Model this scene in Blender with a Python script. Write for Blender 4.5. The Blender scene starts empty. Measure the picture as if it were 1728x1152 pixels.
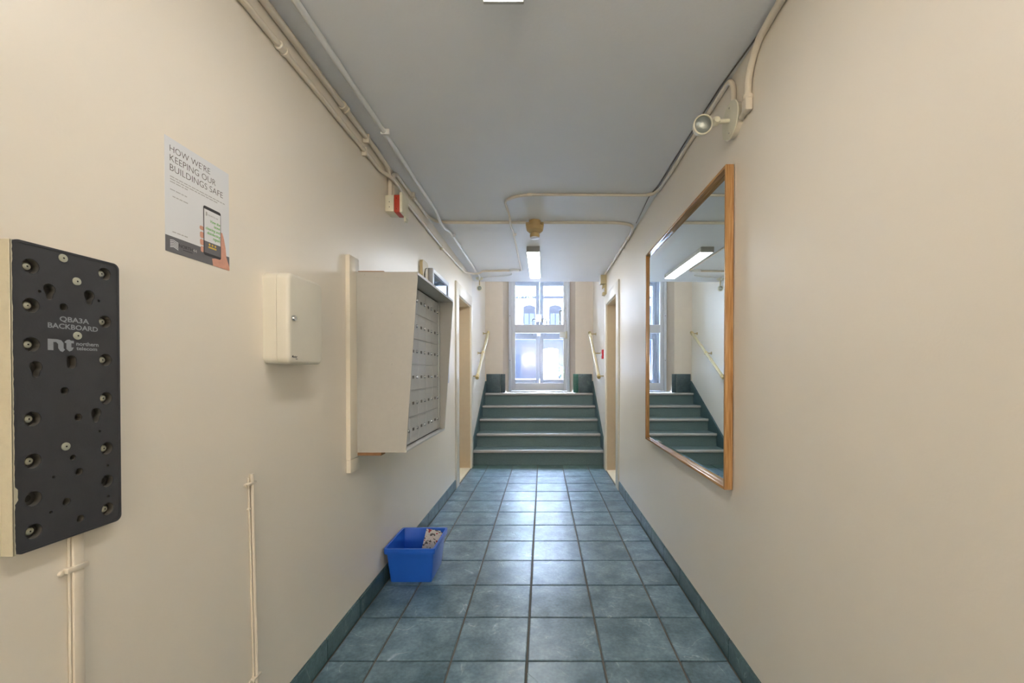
import bpy, bmesh, math, random
from mathutils import Vector, Matrix
random.seed(7)
scene = bpy.context.scene
COL = scene.collection
PI = math.pi

# ------------------------------------------------------------------ camera
cam_d = bpy.data.cameras.new('camera')
cam = bpy.data.objects.new('camera', cam_d); COL.objects.link(cam)
cam.location = (0, 0, 1.25)
cam.rotation_euler = (PI/2 - 0.01, 0, 0)
cam_d.sensor_width = 36; cam_d.lens = 719/1728*36
cam_d.shift_x = -52/1728; cam_d.shift_y = (635.19-576)/1728
cam_d.clip_start = 0.02; cam_d.clip_end = 300
scene.camera = cam

# ------------------------------------------------------------------ world, sun, exposure
world = bpy.data.worlds.new('daylight_sky'); scene.world = world
world.use_nodes = True
bg = world.node_tree.nodes['Background']
bg.inputs['Color'].default_value = (0.60, 0.70, 1.0, 1)
bg.inputs['Strength'].default_value = 38.0
sun_d = bpy.data.lights.new('sun', 'SUN'); sun_d.energy = 4.0; sun_d.angle = 0.02
sun_d.color = (1.0, 0.95, 0.88)
sun = bpy.data.objects.new('sun', sun_d); COL.objects.link(sun)
sun.rotation_euler = (math.radians(48), 0, math.radians(28)); sun.location = (0, 10, 20)
vs = scene.view_settings
vs.view_transform = 'Standard'; vs.look = 'None'; vs.gamma = 1.0; vs.use_curve_mapping = False
vs.exposure = 2.0
NEAR_LAMP = (1.0, 0.97, 0.95); NEAR_POWER = 5.4
FAR_LAMP = (0.92, 0.96, 1.0); FAR_POWER = 11.0; BACK_FILL_POWER = 26.0; LANDING_FILL_POWER = 5.2

# ------------------------------------------------------------------ materials
def lin(c):
    return tuple((x/255/12.92) if x/255 <= 0.04045 else (((x/255)+0.055)/1.055)**2.4 for x in c)
MATS = {}
def mat(name, rgb, rough=0.5, metal=0.0, var=0.0, vscale=6.0, bump=0.0, bscale=60.0, spec=0.5, emit=None, coords='Object', detail=4.0):
    m = bpy.data.materials.new(name); m.use_nodes = True
    nt = m.node_tree; b = nt.nodes['Principled BSDF']
    c = lin(rgb)
    b.inputs['Base Color'].default_value = (*c, 1)
    b.inputs['Roughness'].default_value = rough
    b.inputs['Metallic'].default_value = metal
    b.inputs['Specular IOR Level'].default_value = spec
    tc = nt.nodes.new('ShaderNodeTexCoord')
    if var > 0:
        n = nt.nodes.new('ShaderNodeTexNoise'); n.inputs['Scale'].default_value = vscale; n.inputs['Detail'].default_value = detail
        nt.links.new(tc.outputs[coords], n.inputs['Vector'])
        mx = nt.nodes.new('ShaderNodeMix'); mx.data_type = 'RGBA'
        mx.inputs[6].default_value = (*[x*(1-var) for x in c], 1)
        mx.inputs[7].default_value = (*[min(1, x*(1+var)) for x in c], 1)
        nt.links.new(n.outputs['Fac'], mx.inputs[0]); nt.links.new(mx.outputs[2], b.inputs['Base Color'])
    if bump > 0:
        n2 = nt.nodes.new('ShaderNodeTexNoise'); n2.inputs['Scale'].default_value = bscale; n2.inputs['Detail'].default_value = 3
        nt.links.new(tc.outputs[coords], n2.inputs['Vector'])
        bp = nt.nodes.new('ShaderNodeBump'); bp.inputs['Strength'].default_value = bump; bp.inputs['Distance'].default_value = 0.002
        nt.links.new(n2.outputs['Fac'], bp.inputs['Height']); nt.links.new(bp.outputs['Normal'], b.inputs['Normal'])
    if emit:
        b.inputs['Emission Color'].default_value = (*emit[0], 1); b.inputs['Emission Strength'].default_value = emit[1]
    MATS[name] = m
    return m

def slate_mat(name, a, b_, vein, rough=0.3, bumpd=0.0022, green=0.0):
    m = bpy.data.materials.new(name); m.use_nodes = True
    nt = m.node_tree; N = nt.nodes; L = nt.links; b = N['Principled BSDF']
    tc = N.new('ShaderNodeTexCoord'); oi = N.new('ShaderNodeObjectInfo')
    sc = N.new('ShaderNodeVectorMath'); sc.operation = 'SCALE'; sc.inputs[3].default_value = 38.0
    cmb = N.new('ShaderNodeCombineXYZ'); L.new(oi.outputs['Random'], cmb.inputs[0]); L.new(oi.outputs['Random'], cmb.inputs[2])
    L.new(cmb.outputs[0], sc.inputs[0])
    add = N.new('ShaderNodeVectorMath'); L.new(tc.outputs['Object'], add.inputs[0]); L.new(sc.outputs[0], add.inputs[1])
    n1 = N.new('ShaderNodeTexNoise'); n1.inputs['Scale'].default_value = 7; n1.inputs['Detail'].default_value = 6; n1.inputs['Roughness'].default_value = 0.62
    n2 = N.new('ShaderNodeTexNoise'); n2.inputs['Scale'].default_value = 70; n2.inputs['Detail'].default_value = 4
    n3 = N.new('ShaderNodeTexNoise'); n3.inputs['Scale'].default_value = 3.2; n3.inputs['Detail'].default_value = 2.5; n3.inputs['Distortion'].default_value = 1.4
    for n in (n1, n2, n3): L.new(add.outputs[0], n.inputs['Vector'])
    mx = N.new('ShaderNodeMix'); mx.data_type = 'RGBA'
    mx.inputs[6].default_value = (*lin(a), 1); mx.inputs[7].default_value = (*lin(b_), 1)
    rmp = N.new('ShaderNodeMapRange'); rmp.inputs[1].default_value = 0.35; rmp.inputs[2].default_value = 0.68
    L.new(n1.outputs['Fac'], rmp.inputs[0]); L.new(rmp.outputs[0], mx.inputs[0])
    # thin veins where noise crosses 0.5
    sb = N.new('ShaderNodeMath'); sb.operation = 'SUBTRACT'; sb.inputs[1].default_value = 0.5; L.new(n3.outputs['Fac'], sb.inputs[0])
    ab = N.new('ShaderNodeMath'); ab.operation = 'ABSOLUTE'; L.new(sb.outputs[0], ab.inputs[0])
    vr = N.new('ShaderNodeMapRange'); vr.inputs[1].default_value = 0.0; vr.inputs[2].default_value = 0.012; vr.inputs[3].default_value = 1; vr.inputs[4].default_value = 0
    L.new(ab.outputs[0], vr.inputs[0])
    gate = N.new('ShaderNodeMapRange'); gate.inputs[1].default_value = 0.5; gate.inputs[2].default_value = 0.62
    L.new(n1.outputs['Fac'], gate.inputs[0])
    vm = N.new('ShaderNodeMath'); vm.operation = 'MULTIPLY'; L.new(vr.outputs[0], vm.inputs[0]); L.new(gate.outputs[0], vm.inputs[1])
    vm2 = N.new('ShaderNodeMath'); vm2.operation = 'MULTIPLY'; vm2.inputs[1].default_value = 0.55; L.new(vm.outputs[0], vm2.inputs[0])
    mx2 = N.new('ShaderNodeMix'); mx2.data_type = 'RGBA'; mx2.inputs[7].default_value = (*lin(vein), 1)
    L.new(mx.outputs[2], mx2.inputs[6]); L.new(vm2.outputs[0], mx2.inputs[0])
    # tile to tile shade
    br = N.new('ShaderNodeMapRange'); br.inputs[3].default_value = 0.86; br.inputs[4].default_value = 1.1; L.new(oi.outputs['Random'], br.inputs[0])
    mul = N.new('ShaderNodeVectorMath'); mul.operation = 'SCALE'; L.new(mx2.outputs[2], mul.inputs[0]); L.new(br.outputs[0], mul.inputs[3])
    sp = N.new('ShaderNodeMapRange'); sp.inputs[1].default_value = 0.3; sp.inputs[2].default_value = 0.7; sp.inputs[3].default_value = 0.80; sp.inputs[4].default_value = 1.2; L.new(n2.outputs['Fac'], sp.inputs[0])
    mul2 = N.new('ShaderNodeVectorMath'); mul2.operation = 'SCALE'; L.new(mul.outputs[0], mul2.inputs[0]); L.new(sp.outputs[0], mul2.inputs[3])
    L.new(mul2.outputs[0], b.inputs['Base Color'])
    hs = N.new('ShaderNodeMath'); hs.operation = 'MULTIPLY_ADD'; hs.inputs[1].default_value = 0.22
    L.new(n2.outputs['Fac'], hs.inputs[0]); L.new(n1.outputs['Fac'], hs.inputs[2])
    n4 = N.new('ShaderNodeTexNoise'); n4.inputs['Scale'].default_value = 24; n4.inputs['Detail'].default_value = 5; n4.inputs['Distortion'].default_value = 0.8; L.new(add.outputs[0], n4.inputs['Vector'])
    h4 = N.new('ShaderNodeMath'); h4.operation = 'MULTIPLY_ADD'; h4.inputs[1].default_value = 0.45; L.new(n4.outputs['Fac'], h4.inputs[0]); L.new(hs.outputs[0], h4.inputs[2]); hs = h4
    hv = N.new('ShaderNodeMath'); hv.operation = 'MULTIPLY_ADD'; hv.inputs[1].default_value = -0.5
    L.new(vm.outputs[0], hv.inputs[0]); L.new(hs.outputs[0], hv.inputs[2])
    bp = N.new('ShaderNodeBump'); bp.inputs['Strength'].default_value = 0.8; bp.inputs['Distance'].default_value = bumpd
    L.new(hv.outputs[0], bp.inputs['Height']); L.new(bp.outputs['Normal'], b.inputs['Normal'])
    b.inputs['Roughness'].default_value = rough; b.inputs['Specular IOR Level'].default_value = 0.6
    MATS[name] = m; return m

mat('wall_paint', (244, 234, 217), 0.36, var=0.03, vscale=2.2, bump=0.12, bscale=140)
mat('stair_wall_paint', (235, 227, 213), 0.34, var=0.03, vscale=2.2, bump=0.12, bscale=140)
mat('back_wall_paint', (226, 212, 195), 0.5, var=0.05, vscale=9, bump=0.15, bscale=120)
mat('reveal_shade', (200, 185, 168), 0.5, var=0.05, vscale=9, bump=0.15, bscale=120)  # darker copy of the back wall colour, shade of the reveal painted in
mat('ceiling_paint', (238, 238, 238), 0.6, var=0.03, vscale=3, bump=0.25, bscale=90)
mat('trim_paint', (230, 222, 206), 0.28, var=0.02, vscale=5)
mat('jamb_shade', (206, 184, 152), 0.45, var=0.05, vscale=20, bump=0.1, bscale=80)  # wall colour inside the door recesses, darkened to carry their shade
mat('cream_gloss', (240, 229, 208), 0.33, var=0.03, vscale=20, bump=0.1, bscale=120)
mat('pipe_cream', (230, 218, 198), 0.4, var=0.05, vscale=18, bump=0.15, bscale=110)
mat('pipe_white', (238, 237, 233), 0.4, var=0.04, vscale=18, bump=0.1, bscale=110)
mat('old_cream', (214, 196, 152), 0.45, var=0.06, vscale=25)
mat('pale_plastic', (232, 225, 200), 0.35, var=0.03, vscale=25)
mat('key_box_paint', (228, 221, 203), 0.4, var=0.015, vscale=30, bump=0.08, bscale=400)
mat('mail_paint', (188, 184, 175), 0.42, var=0.05, vscale=40, bump=0.1, bscale=300)
mat('mail_door_paint', (206, 205, 202), 0.4, var=0.04, vscale=40, bump=0.1, bscale=300)
mat('dark_gap', (44, 42, 38), 0.7)
mat('slot_dark', (88, 84, 76), 0.4, var=0.3, vscale=60)
mat('chrome', (205, 205, 205), 0.18, metal=1.0)
mat('dull_steel', (170, 165, 150), 0.35, metal=0.9)
mat('brass', (186, 164, 108), 0.3, metal=0.55, var=0.06, vscale=30)
mat('brass_pale', (222, 210, 172), 0.25, metal=0.25, var=0.05, vscale=30)
mat('raw_wood', (150, 108, 70), 0.6, var=0.3, vscale=30)
mat('board_black', (62, 62, 66), 0.42, var=0.12, vscale=35, bump=0.12, bscale=300)
mat('board_inner', (70, 68, 66), 0.5)
mat('board_core', (104, 100, 92), 0.6, var=0.1, vscale=60)
mat('screw_metal', (196, 196, 178), 0.4, metal=0.5)
mat('print_grey', (150, 153, 158), 0.6, var=0.1, vscale=200)
mat('old_paint_edge', (205, 196, 170), 0.55, var=0.08, vscale=60, bump=0.4, bscale=150)
mat('paper', (232, 232, 232), 0.55, var=0.01, vscale=12)
mat('ink_brown', (92, 82, 72), 0.7)
mat('ink_pale', (186, 183, 178), 0.7)
mat('ink_dark', (58, 56, 58), 0.6)
mat('ink_band', (112, 110, 112), 0.6, var=0.05, vscale=200)
mat('ink_white', (226, 226, 226), 0.6)
mat('ink_green', (108, 186, 82), 0.6)
mat('ink_yellow', (226, 190, 84), 0.6)
mat('ink_skin', (222, 164, 140), 0.6, var=0.16, vscale=90)
mat('alu', (204, 207, 214), 0.38, metal=0.15, var=0.02, vscale=10)
mat('alu_outer', (150, 156, 168), 0.38, metal=0.1, var=0.02, vscale=10)
mat('alarm_red', (196, 66, 44), 0.4, var=0.12, vscale=60)
mat('pull_red', (214, 34, 48), 0.35)
mat('detector_tan', (200, 170, 116), 0.45, var=0.08, vscale=30)
mat('detector_white', (236, 236, 240), 0.35)
mat('bin_blue', (40, 104, 212), 0.3, var=0.06, vscale=12)
mat('nosing_grey', (176, 172, 168), 0.5, var=0.08, vscale=25, bump=0.2, bscale=200)
mat('stair_rubber', (94, 114, 114), 0.5, var=0.25, vscale=120, bump=0.3, bscale=200)
mat('skirt_teal', (66, 90, 94), 0.45, var=0.15, vscale=20)
mat('grout', (112, 108, 100), 0.75, var=0.2, vscale=60)
mat('cap_grey', (172, 170, 164), 0.5)
mat('lamp_housing', (222, 222, 218), 0.45)
mat('ground_concrete', (130, 130, 129), 0.9, var=0.08, vscale=1.0)
mat('bark', (70, 58, 50), 0.9, var=0.2, vscale=8)
mat('leaf', (96, 150, 60), 0.6, var=0.25, vscale=3)
mat('cream_plinth', (226, 214, 184), 0.5)
mat('far_window', (34, 36, 40), 0.8, spec=0.0)
mat('far_trim', (23, 23, 25), 0.9, spec=0.0)
mat('far_door', (120, 120, 120), 0.5)
mat('far_wall_shade', (21, 23, 28), 0.9, var=0.15, vscale=2, spec=0.0)
slate_mat('slate_tile', (76, 104, 116), (128, 155, 168), (196, 210, 216), 0.31)
slate_mat('slate_green', (60, 84, 78), (88, 114, 104), (150, 170, 160), 0.45)
slate_mat('slate_base', (58, 84, 86), (90, 118, 122), (150, 168, 170), 0.3)
slate_mat('landing_tile', (52, 70, 76), (76, 96, 102), (110, 126, 130), 0.4)
slate_mat('landing_green', (34, 92, 80), (48, 108, 94), (80, 130, 116), 0.4)
def glass_mat():
    m = bpy.data.materials.new('clear_glass'); m.use_nodes = True; nt = m.node_tree; N = nt.nodes
    N.remove(N['Principled BSDF'])
    t = N.new('ShaderNodeBsdfTransparent'); t.inputs[0].default_value = (0.95, 0.97, 0.97, 1)
    g = N.new('ShaderNodeBsdfGlossy'); g.inputs['Roughness'].default_value = 0.02
    f = N.new('ShaderNodeFresnel'); f.inputs[0].default_value = 1.45
    mx = N.new('ShaderNodeMixShader'); nt.links.new(f.outputs[0], mx.inputs[0]); nt.links.new(t.outputs[0], mx.inputs[1]); nt.links.new(g.outputs[0], mx.inputs[2])
    nt.links.new(mx.outputs[0], N['Material Output'].inputs[0]); MATS['clear_glass'] = m
glass_mat()
mat('mirror_silver', (232, 240, 240), 0.012, metal=1.0)
mat('mirror_bevel', (236, 244, 246), 0.03, metal=1.0)
mat('lamp_lens', (150, 156, 150), 0.15, metal=0.4, bump=0.6, bscale=160)
mat('board_backing', (150, 158, 176), 0.6)
mat('diffuser_warm', (240, 238, 230), 0.4, emit=(NEAR_LAMP, NEAR_POWER))
mat('fill_back', (240, 238, 230), 0.4, emit=(NEAR_LAMP, BACK_FILL_POWER))
mat('fill_landing', (240, 238, 230), 0.4, emit=(FAR_LAMP, LANDING_FILL_POWER))
mat('diffuser_cool', (240, 242, 245), 0.4, emit=(FAR_LAMP, FAR_POWER))
def oak(name, axis):
    m = mat(name, (186, 138, 84), 0.24); nt = m.node_tree; N = nt.nodes; b = N['Principled BSDF']
    tc = N.new('ShaderNodeTexCoord'); mp = N.new('ShaderNodeMapping')
    s = [160, 160, 160]; s[axis] = 6; mp.inputs['Scale'].default_value = s
    n = N.new('ShaderNodeTexNoise'); n.inputs['Scale'].default_value = 1.0; n.inputs['Detail'].default_value = 3
    r = N.new('ShaderNodeValToRGB'); r.color_ramp.elements[0].position = 0.35; r.color_ramp.elements[0].color = (*lin((164, 114, 64)), 1)
    r.color_ramp.elements[1].position = 0.62; r.color_ramp.elements[1].color = (*lin((204, 158, 104)), 1)
    nt.links.new(tc.outputs['Object'], mp.inputs[0]); nt.links.new(mp.outputs[0], n.inputs['Vector'])
    nt.links.new(n.outputs['Fac'], r.inputs[0]); nt.links.new(r.outputs[0], b.inputs['Base Color'])
oak('oak_upright', 2); oak('oak_level', 1)
def brick_mat():
    m = mat('painted_brick', (110, 110, 110), 0.8); nt = m.node_tree; N = nt.nodes; b = N['Principled BSDF']
    tc = N.new('ShaderNodeTexCoord'); mp = N.new('ShaderNodeMapping'); mp.inputs['Rotation'].default_value = (PI/2, 0, 0)
    br = N.new('ShaderNodeTexBrick'); br.inputs['Scale'].default_value = 1.0
    br.inputs['Brick Width'].default_value = 0.45; br.inputs['Row Height'].default_value = 0.16; br.inputs['Mortar Size'].default_value = 0.014
    br.inputs['Color1'].default_value = (*lin((112, 110, 108)), 1); br.inputs['Color2'].default_value = (*lin((88, 85, 82)), 1); br.inputs['Mortar'].default_value = (*lin((66, 64, 62)), 1)
    nt.links.new(tc.outputs['Object'], mp.inputs[0]); nt.links.new(mp.outputs[0], br.inputs['Vector']); nt.links.new(br.outputs['Color'], b.inputs['Base Color'])
brick_mat()
def flyer_mat():
    m = mat('printed_flyer', (214, 208, 198), 0.6); nt = m.node_tree; N = nt.nodes; b = N['Principled BSDF']
    tc = N.new('ShaderNodeTexCoord')
    n = N.new('ShaderNodeTexNoise'); n.inputs['Scale'].default_value = 55; n.inputs['Detail'].default_value = 1
    n2 = N.new('ShaderNodeTexNoise'); n2.inputs['Scale'].default_value = 26; n2.inputs['Detail'].default_value = 0
    r = N.new('ShaderNodeValToRGB'); r.color_ramp.interpolation = 'CONSTANT'
    r.color_ramp.elements[0].color = (*lin((96, 90, 86)), 1); r.color_ramp.elements[1].position = 0.41; r.color_ramp.elements[1].color = (*lin((208, 202, 192)), 1)
    e = r.color_ramp.elements.new(0.66); e.color = (*lin((170, 60, 60)), 1)
    nt.links.new(tc.outputs['Object'], n.inputs['Vector']); nt.links.new(n.outputs['Fac'], r.inputs[0]); nt.links.new(r.outputs[0], b.inputs['Base Color'])
flyer_mat()

# ------------------------------------------------------------------ helpers
def tag(o, label=None, cat=None, group=None, kind=None):
    if label: o['label'] = label
    if cat: o['category'] = cat
    if group: o['group'] = group
    if kind: o['kind'] = kind
    return o
def empty(name, loc):
    o = bpy.data.objects.new(name, None); COL.objects.link(o); o.location = loc; o.empty_display_size = 0.05
    return o
def world_loc(o):
    v = Vector(o.location)
    return v
WL = {}
def link(o, parent, wloc):
    COL.objects.link(o)
    WL[o.name] = Vector(wloc)
    if parent is not None:
        o.parent = parent
        pl = WL.get(parent.name, Vector(parent.location))
        o.location = Vector(wloc) - pl
    else:
        o.location = wloc
    return o
def from_bm(name, bm, m, parent=None, smooth=None):
    """bm in world coordinates; the object's origin goes to the middle of its base"""
    vs_ = [v.co for v in bm.verts]
    lo = Vector((min(v.x for v in vs_), min(v.y for v in vs_), min(v.z for v in vs_)))
    hi = Vector((max(v.x for v in vs_), max(v.y for v in vs_), max(v.z for v in vs_)))
    c = Vector(((lo.x+hi.x)/2, (lo.y+hi.y)/2, lo.z))
    bmesh.ops.translate(bm, verts=bm.verts, vec=-c)
    me = bpy.data.meshes.new(name); bm.to_mesh(me); bm.free()
    me.materials.append(MATS[m])
    if smooth:
        me.polygons.foreach_set('use_smooth', [True]*len(me.polygons))
        try: me.set_sharp_from_angle(angle=math.radians(smooth))
        except Exception: pass
    return link(bpy.data.objects.new(name, me), parent, c)
def share(name, src, parent, wloc):
    o = bpy.data.objects.new(name, src.data); return link(o, parent, wloc)
def bbox(bm, x0, x1, y0, y1, z0, z1):
    r = bmesh.ops.create_cube(bm, size=1)['verts']
    for v in r:
        v.co = Vector(((x0+x1)/2 + v.co.x*(x1-x0), (y0+y1)/2 + v.co.y*(y1-y0), (z0+z1)/2 + v.co.z*(z1-z0)))
    return r
def box(name, x0, x1, y0, y1, z0, z1, m, parent=None, bevel=0, seg=2):
    bm = bmesh.new(); bbox(bm, min(x0,x1), max(x0,x1), min(y0,y1), max(y0,y1), min(z0,z1), max(z0,z1))
    if bevel:
        bmesh.ops.bevel(bm, geom=bm.edges[:], offset=bevel, segments=seg, affect='EDGES', profile=0.5)
    return from_bm(name, bm, m, parent, 40 if bevel else None)
def prism(name, poly, axis, a, b, m, parent=None, bevel=0):
    """poly: 2D points; axis 'x': (y,z); 'y': (x,z); 'z': (x,y); extruded from a to b"""
    bm = bmesh.new()
    def P(p, t):
        return {'x': (t, p[0], p[1]), 'y': (p[0], t, p[1]), 'z': (p[0], p[1], t)}[axis]
    A = [bm.verts.new(P(p, a)) for p in poly]; B = [bm.verts.new(P(p, b)) for p in poly]
    bm.faces.new(A); bm.faces.new(B[::-1])
    n = len(poly)
    for i in range(n): bm.faces.new((A[i], B[i], B[(i+1) % n], A[(i+1) % n]))
    bmesh.ops.recalc_face_normals(bm, faces=bm.faces)
    if bevel: bmesh.ops.bevel(bm, geom=bm.edges[:], offset=bevel, segments=2, affect='EDGES', profile=0.5)
    return from_bm(name, bm, m, parent, 35)
def round_path(pts, rad, n=6):
    pts = [Vector(p) for p in pts]
    out = [pts[0]]
    for i in range(1, len(pts)-1):
        a, p, b = pts[i-1], pts[i], pts[i+1]
        d1 = (a-p); d2 = (b-p)
        r = min(rad, d1.length*0.48, d2.length*0.48)
        s = p + d1.normalized()*r; e = p + d2.normalized()*r
        for k in range(n+1):
            t = k/n
            out.append((1-t)**2*s + 2*t*(1-t)*p + t*t*e)
    out.append(pts[-1]); return out
def sweep(bm, pts, r, seg=10):
    pts = [Vector(p) for p in pts]
    rings = []
    t0 = (pts[1]-pts[0]).normalized()
    ref = Vector((0, 0, 1)) if abs(t0.z) < 0.9 else Vector((1, 0, 0))
    u = t0.cross(ref).normalized()
    for i, p in enumerate(pts):
        t = (pts[min(i+1, len(pts)-1)] - pts[max(i-1, 0)])
        t = t.normalized() if t.length > 1e-9 else t0
        u = (u - t*u.dot(t)).normalized(); w = t.cross(u)
        rr = r[i] if isinstance(r, (list, tuple)) else r
        rings.append([bm.verts.new(p + (u*math.cos(2*PI*k/seg) + w*math.sin(2*PI*k/seg))*rr) for k in range(seg)])
    for i in range(len(rings)-1):
        for k in range(seg):
            bm.faces.new((rings[i][k], rings[i][(k+1) % seg], rings[i+1][(k+1) % seg], rings[i+1][k]))
    bm.faces.new(rings[0][::-1]); bm.faces.new(rings[-1])
    bmesh.ops.recalc_face_normals(bm, faces=bm.faces)
def tube(name, pts, r, m, parent=None, rad=0.03, seg=10, rnd=True):
    bm = bmesh.new(); sweep(bm, round_path(pts, rad) if (rnd and len(pts) > 2) else pts, r, seg)
    return from_bm(name, bm, m, parent, 50)
def lathe(name, prof, center, axis, m, parent=None, seg=24, sharp=35):
    """prof: (radius, height) along axis"""
    ax = Vector(axis).normalized(); ref = Vector((0, 0, 1)) if abs(ax.z) < 0.9 else Vector((1, 0, 0))
    u = ax.cross(ref).normalized(); w = ax.cross(u); c = Vector(center)
    bm = bmesh.new(); rings = []
    for (r, h) in prof:
        if r < 1e-6: rings.append([bm.verts.new(c + ax*h)])
        else: rings.append([bm.verts.new(c + ax*h + (u*math.cos(2*PI*k/seg) + w*math.sin(2*PI*k/seg))*r) for k in range(seg)])
    for i in range(len(rings)-1):
        A, B = rings[i], rings[i+1]
        for k in range(seg):
            q = [A[k % len(A)], A[(k+1) % len(A)], B[(k+1) % len(B)], B[k % len(B)]]
            f = []
            for v in q:
                if v not in f: f.append(v)
            if len(f) > 2: bm.faces.new(f)
    if len(rings[0]) > 1: bm.faces.new(rings[0][::-1])
    if len(rings[-1]) > 1: bm.faces.new(rings[-1])
    bmesh.ops.recalc_face_normals(bm, faces=bm.faces)
    return from_bm(name, bm, m, parent, sharp)
def curve_to_bm(cu):
    o = bpy.data.objects.new('temporary', cu); COL.objects.link(o)
    dg = bpy.context.evaluated_depsgraph_get(); dg.update()
    me = bpy.data.meshes.new_from_object(o.evaluated_get(dg))
    bm = bmesh.new(); bm.from_mesh(me)
    bpy.data.objects.remove(o); bpy.data.meshes.remove(me); bpy.data.curves.remove(cu)
    return bm
def left_wall_map(bm, x, y0, z0, sy=1, sz=1):
    for v in bm.verts:
        lx, ly, lz = v.co; v.co = (x+lz, y0+lx*sy, z0+ly*sz)
def writing(name, text, x, y0, z0, width, height, m, parent, thin=0.0, shear=0.0, align='L'):
    """raised print on a surface facing +X; the text runs along +Y, baseline z0, cap height given"""
    cu = bpy.data.curves.new('text', 'FONT'); cu.body = text; cu.size = 1; cu.offset = thin; cu.shear = shear; cu.resolution_u = 3
    cu.extrude = 0.0001
    bm = curve_to_bm(cu)
    lo = min(v.co.x for v in bm.verts); hi = max(v.co.x for v in bm.verts)
    top = max(v.co.y for v in bm.verts)
    for v in bm.verts: v.co.x -= lo
    left_wall_map(bm, x, y0, z0, width/(hi-lo), height/top)
    return from_bm(name, bm, m, parent)
def fill_holes(outline, holes, t, x, name, m, parent=None):
    cu = bpy.data.curves.new('plate', 'CURVE'); cu.dimensions = '2D'; cu.fill_mode = 'BOTH'; cu.extrude = t/2
    for pl in [outline] + holes:
        s = cu.splines.new('POLY'); s.points.add(len(pl)-1); s.use_cyclic_u = True
        for i, p in enumerate(pl): s.points[i].co = (p[0], p[1], 0, 1)
    bm = curve_to_bm(cu); left_wall_map(bm, x+t/2, 0, 0)
    return from_bm(name, bm, m, parent)
def flat(name, poly, x, m, parent, t=0.0002):
    return prism(name, poly, 'x', x, x+t, m, parent)
def circ(y, z, r, n=20, sy=1.0):
    return [(y+math.cos(2*PI*k/n)*r*sy, z+math.sin(2*PI*k/n)*r) for k in range(n)]
def rrect(y0, y1, z0, z1, r, n=5):
    out = []
    for cx, cz, a in ((y1-r, z1-r, 0), (y0+r, z1-r, 90), (y0+r, z0+r, 180), (y1-r, z0+r, 270)):
        for k in range(n+1):
            t = math.radians(a+90*k/n); out.append((cx+math.cos(t)*r, cz+math.sin(t)*r))
    return out
def S(o): o['kind'] = 'structure'; return o

XL, XR, ZC = -0.938, 0.81, 2.51
YB = -4.4                       # end wall behind the camera

# ------------------------------------------------------------------ room shell
# floor slab with grout and laid tiles
fl = S(box('floor', XL-0.2, XR+0.2, YB-0.1, 7.25, -0.12, -0.002, 'grout'))
colx = [XL+0.009, -0.725, -0.3965, -0.0685, 0.260, 0.5905, XR-0.009]
rowy = [1.827+0.3268*k for k in range(-19, 12)]
rowy = [y for y in rowy if y > YB+0.02 and y < 5.46]
rowy = [YB] + rowy + [5.495]
def tile_bm(x0, x1, y0, y1, z0, z1, ch=0.003):
    bm = bmesh.new(); bbox(bm, x0, x1, y0, y1, z0, z1)
    top = [e for e in bm.edges if all(v.co.z > z1-1e-6 for v in e.verts)]
    bmesh.ops.bevel(bm, geom=top, offset=ch, segments=1, affect='EDGES')
    return bm
G = 0.0045
cache = {}
for j in range(len(rowy)-1):
    for i in range(6):
        x0, x1 = colx[i]+G, colx[i+1]-G
        y0, y1 = rowy[j]+G, rowy[j+1]-G
        k = (i, round(y1-y0, 4))
        if k in cache:
            share('tile', cache[k], fl, ((x0+x1)/2, (y0+y1)/2, -0.0015 + random.uniform(-0.0006, 0.0006)))
        else:
            cache[k] = from_bm('tile', tile_bm(x0, x1, y0, y1, -0.0015, 0.006), 'slate_tile', fl)
for i in range(6):
    from_bm('tile', tile_bm(colx[i]+G, colx[i+1]-G, 5.495+G, 5.705, -0.0015, 0.006), 'slate_green', fl)

# corridor walls with a doorway each near the stairs
LD0, LD1, RD0, RD1, DH = 4.70, 5.52, 4.635, 5.40, 2.105
S(prism('wall_left', [(YB, -0.1), (LD0, -0.1), (LD0, DH), (LD1, DH), (LD1, -0.1), (5.64, -0.1), (5.64, 2.75), (YB, 2.75)], 'x', XL-0.24, XL, 'wall_paint'))
S(prism('wall_right', [(YB, -0.1), (RD0, -0.1), (RD0, DH), (RD1, DH), (RD1, -0.1), (5.56, -0.1), (5.56, 2.75), (YB, 2.75)], 'x', XR+0.24, XR, 'wall_paint'))
S(box('wall_stair_left', -1.2, -0.95, 5.64, 7.03, -0.1, 3.55, 'stair_wall_paint'))
S(box('wall_stair_right', 0.83, 1.08, 5.56, 7.03, -0.1, 3.55, 'stair_wall_paint'))
S(box('wall_behind', XL-0.24, XR+0.24, YB-0.15, YB, -0.1, 2.75, 'wall_paint'))
S(box('ceiling', XL-0.24, XR+0.24, YB-0.15, 5.934, ZC, 2.75, 'ceiling_paint'))
S(prism('ceiling_stairwell', [(XL-0.3, 5.80), (1.1, 5.80), (1.1, 7.35), (XL-0.3, 7.35)], 'z', 3.45, 3.6, 'ceiling_paint'))
S(box('wall_upper', XL-0.24, XR+0.24, 5.80, 5.934, 2.752, 3.45, 'wall_paint'))
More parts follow.
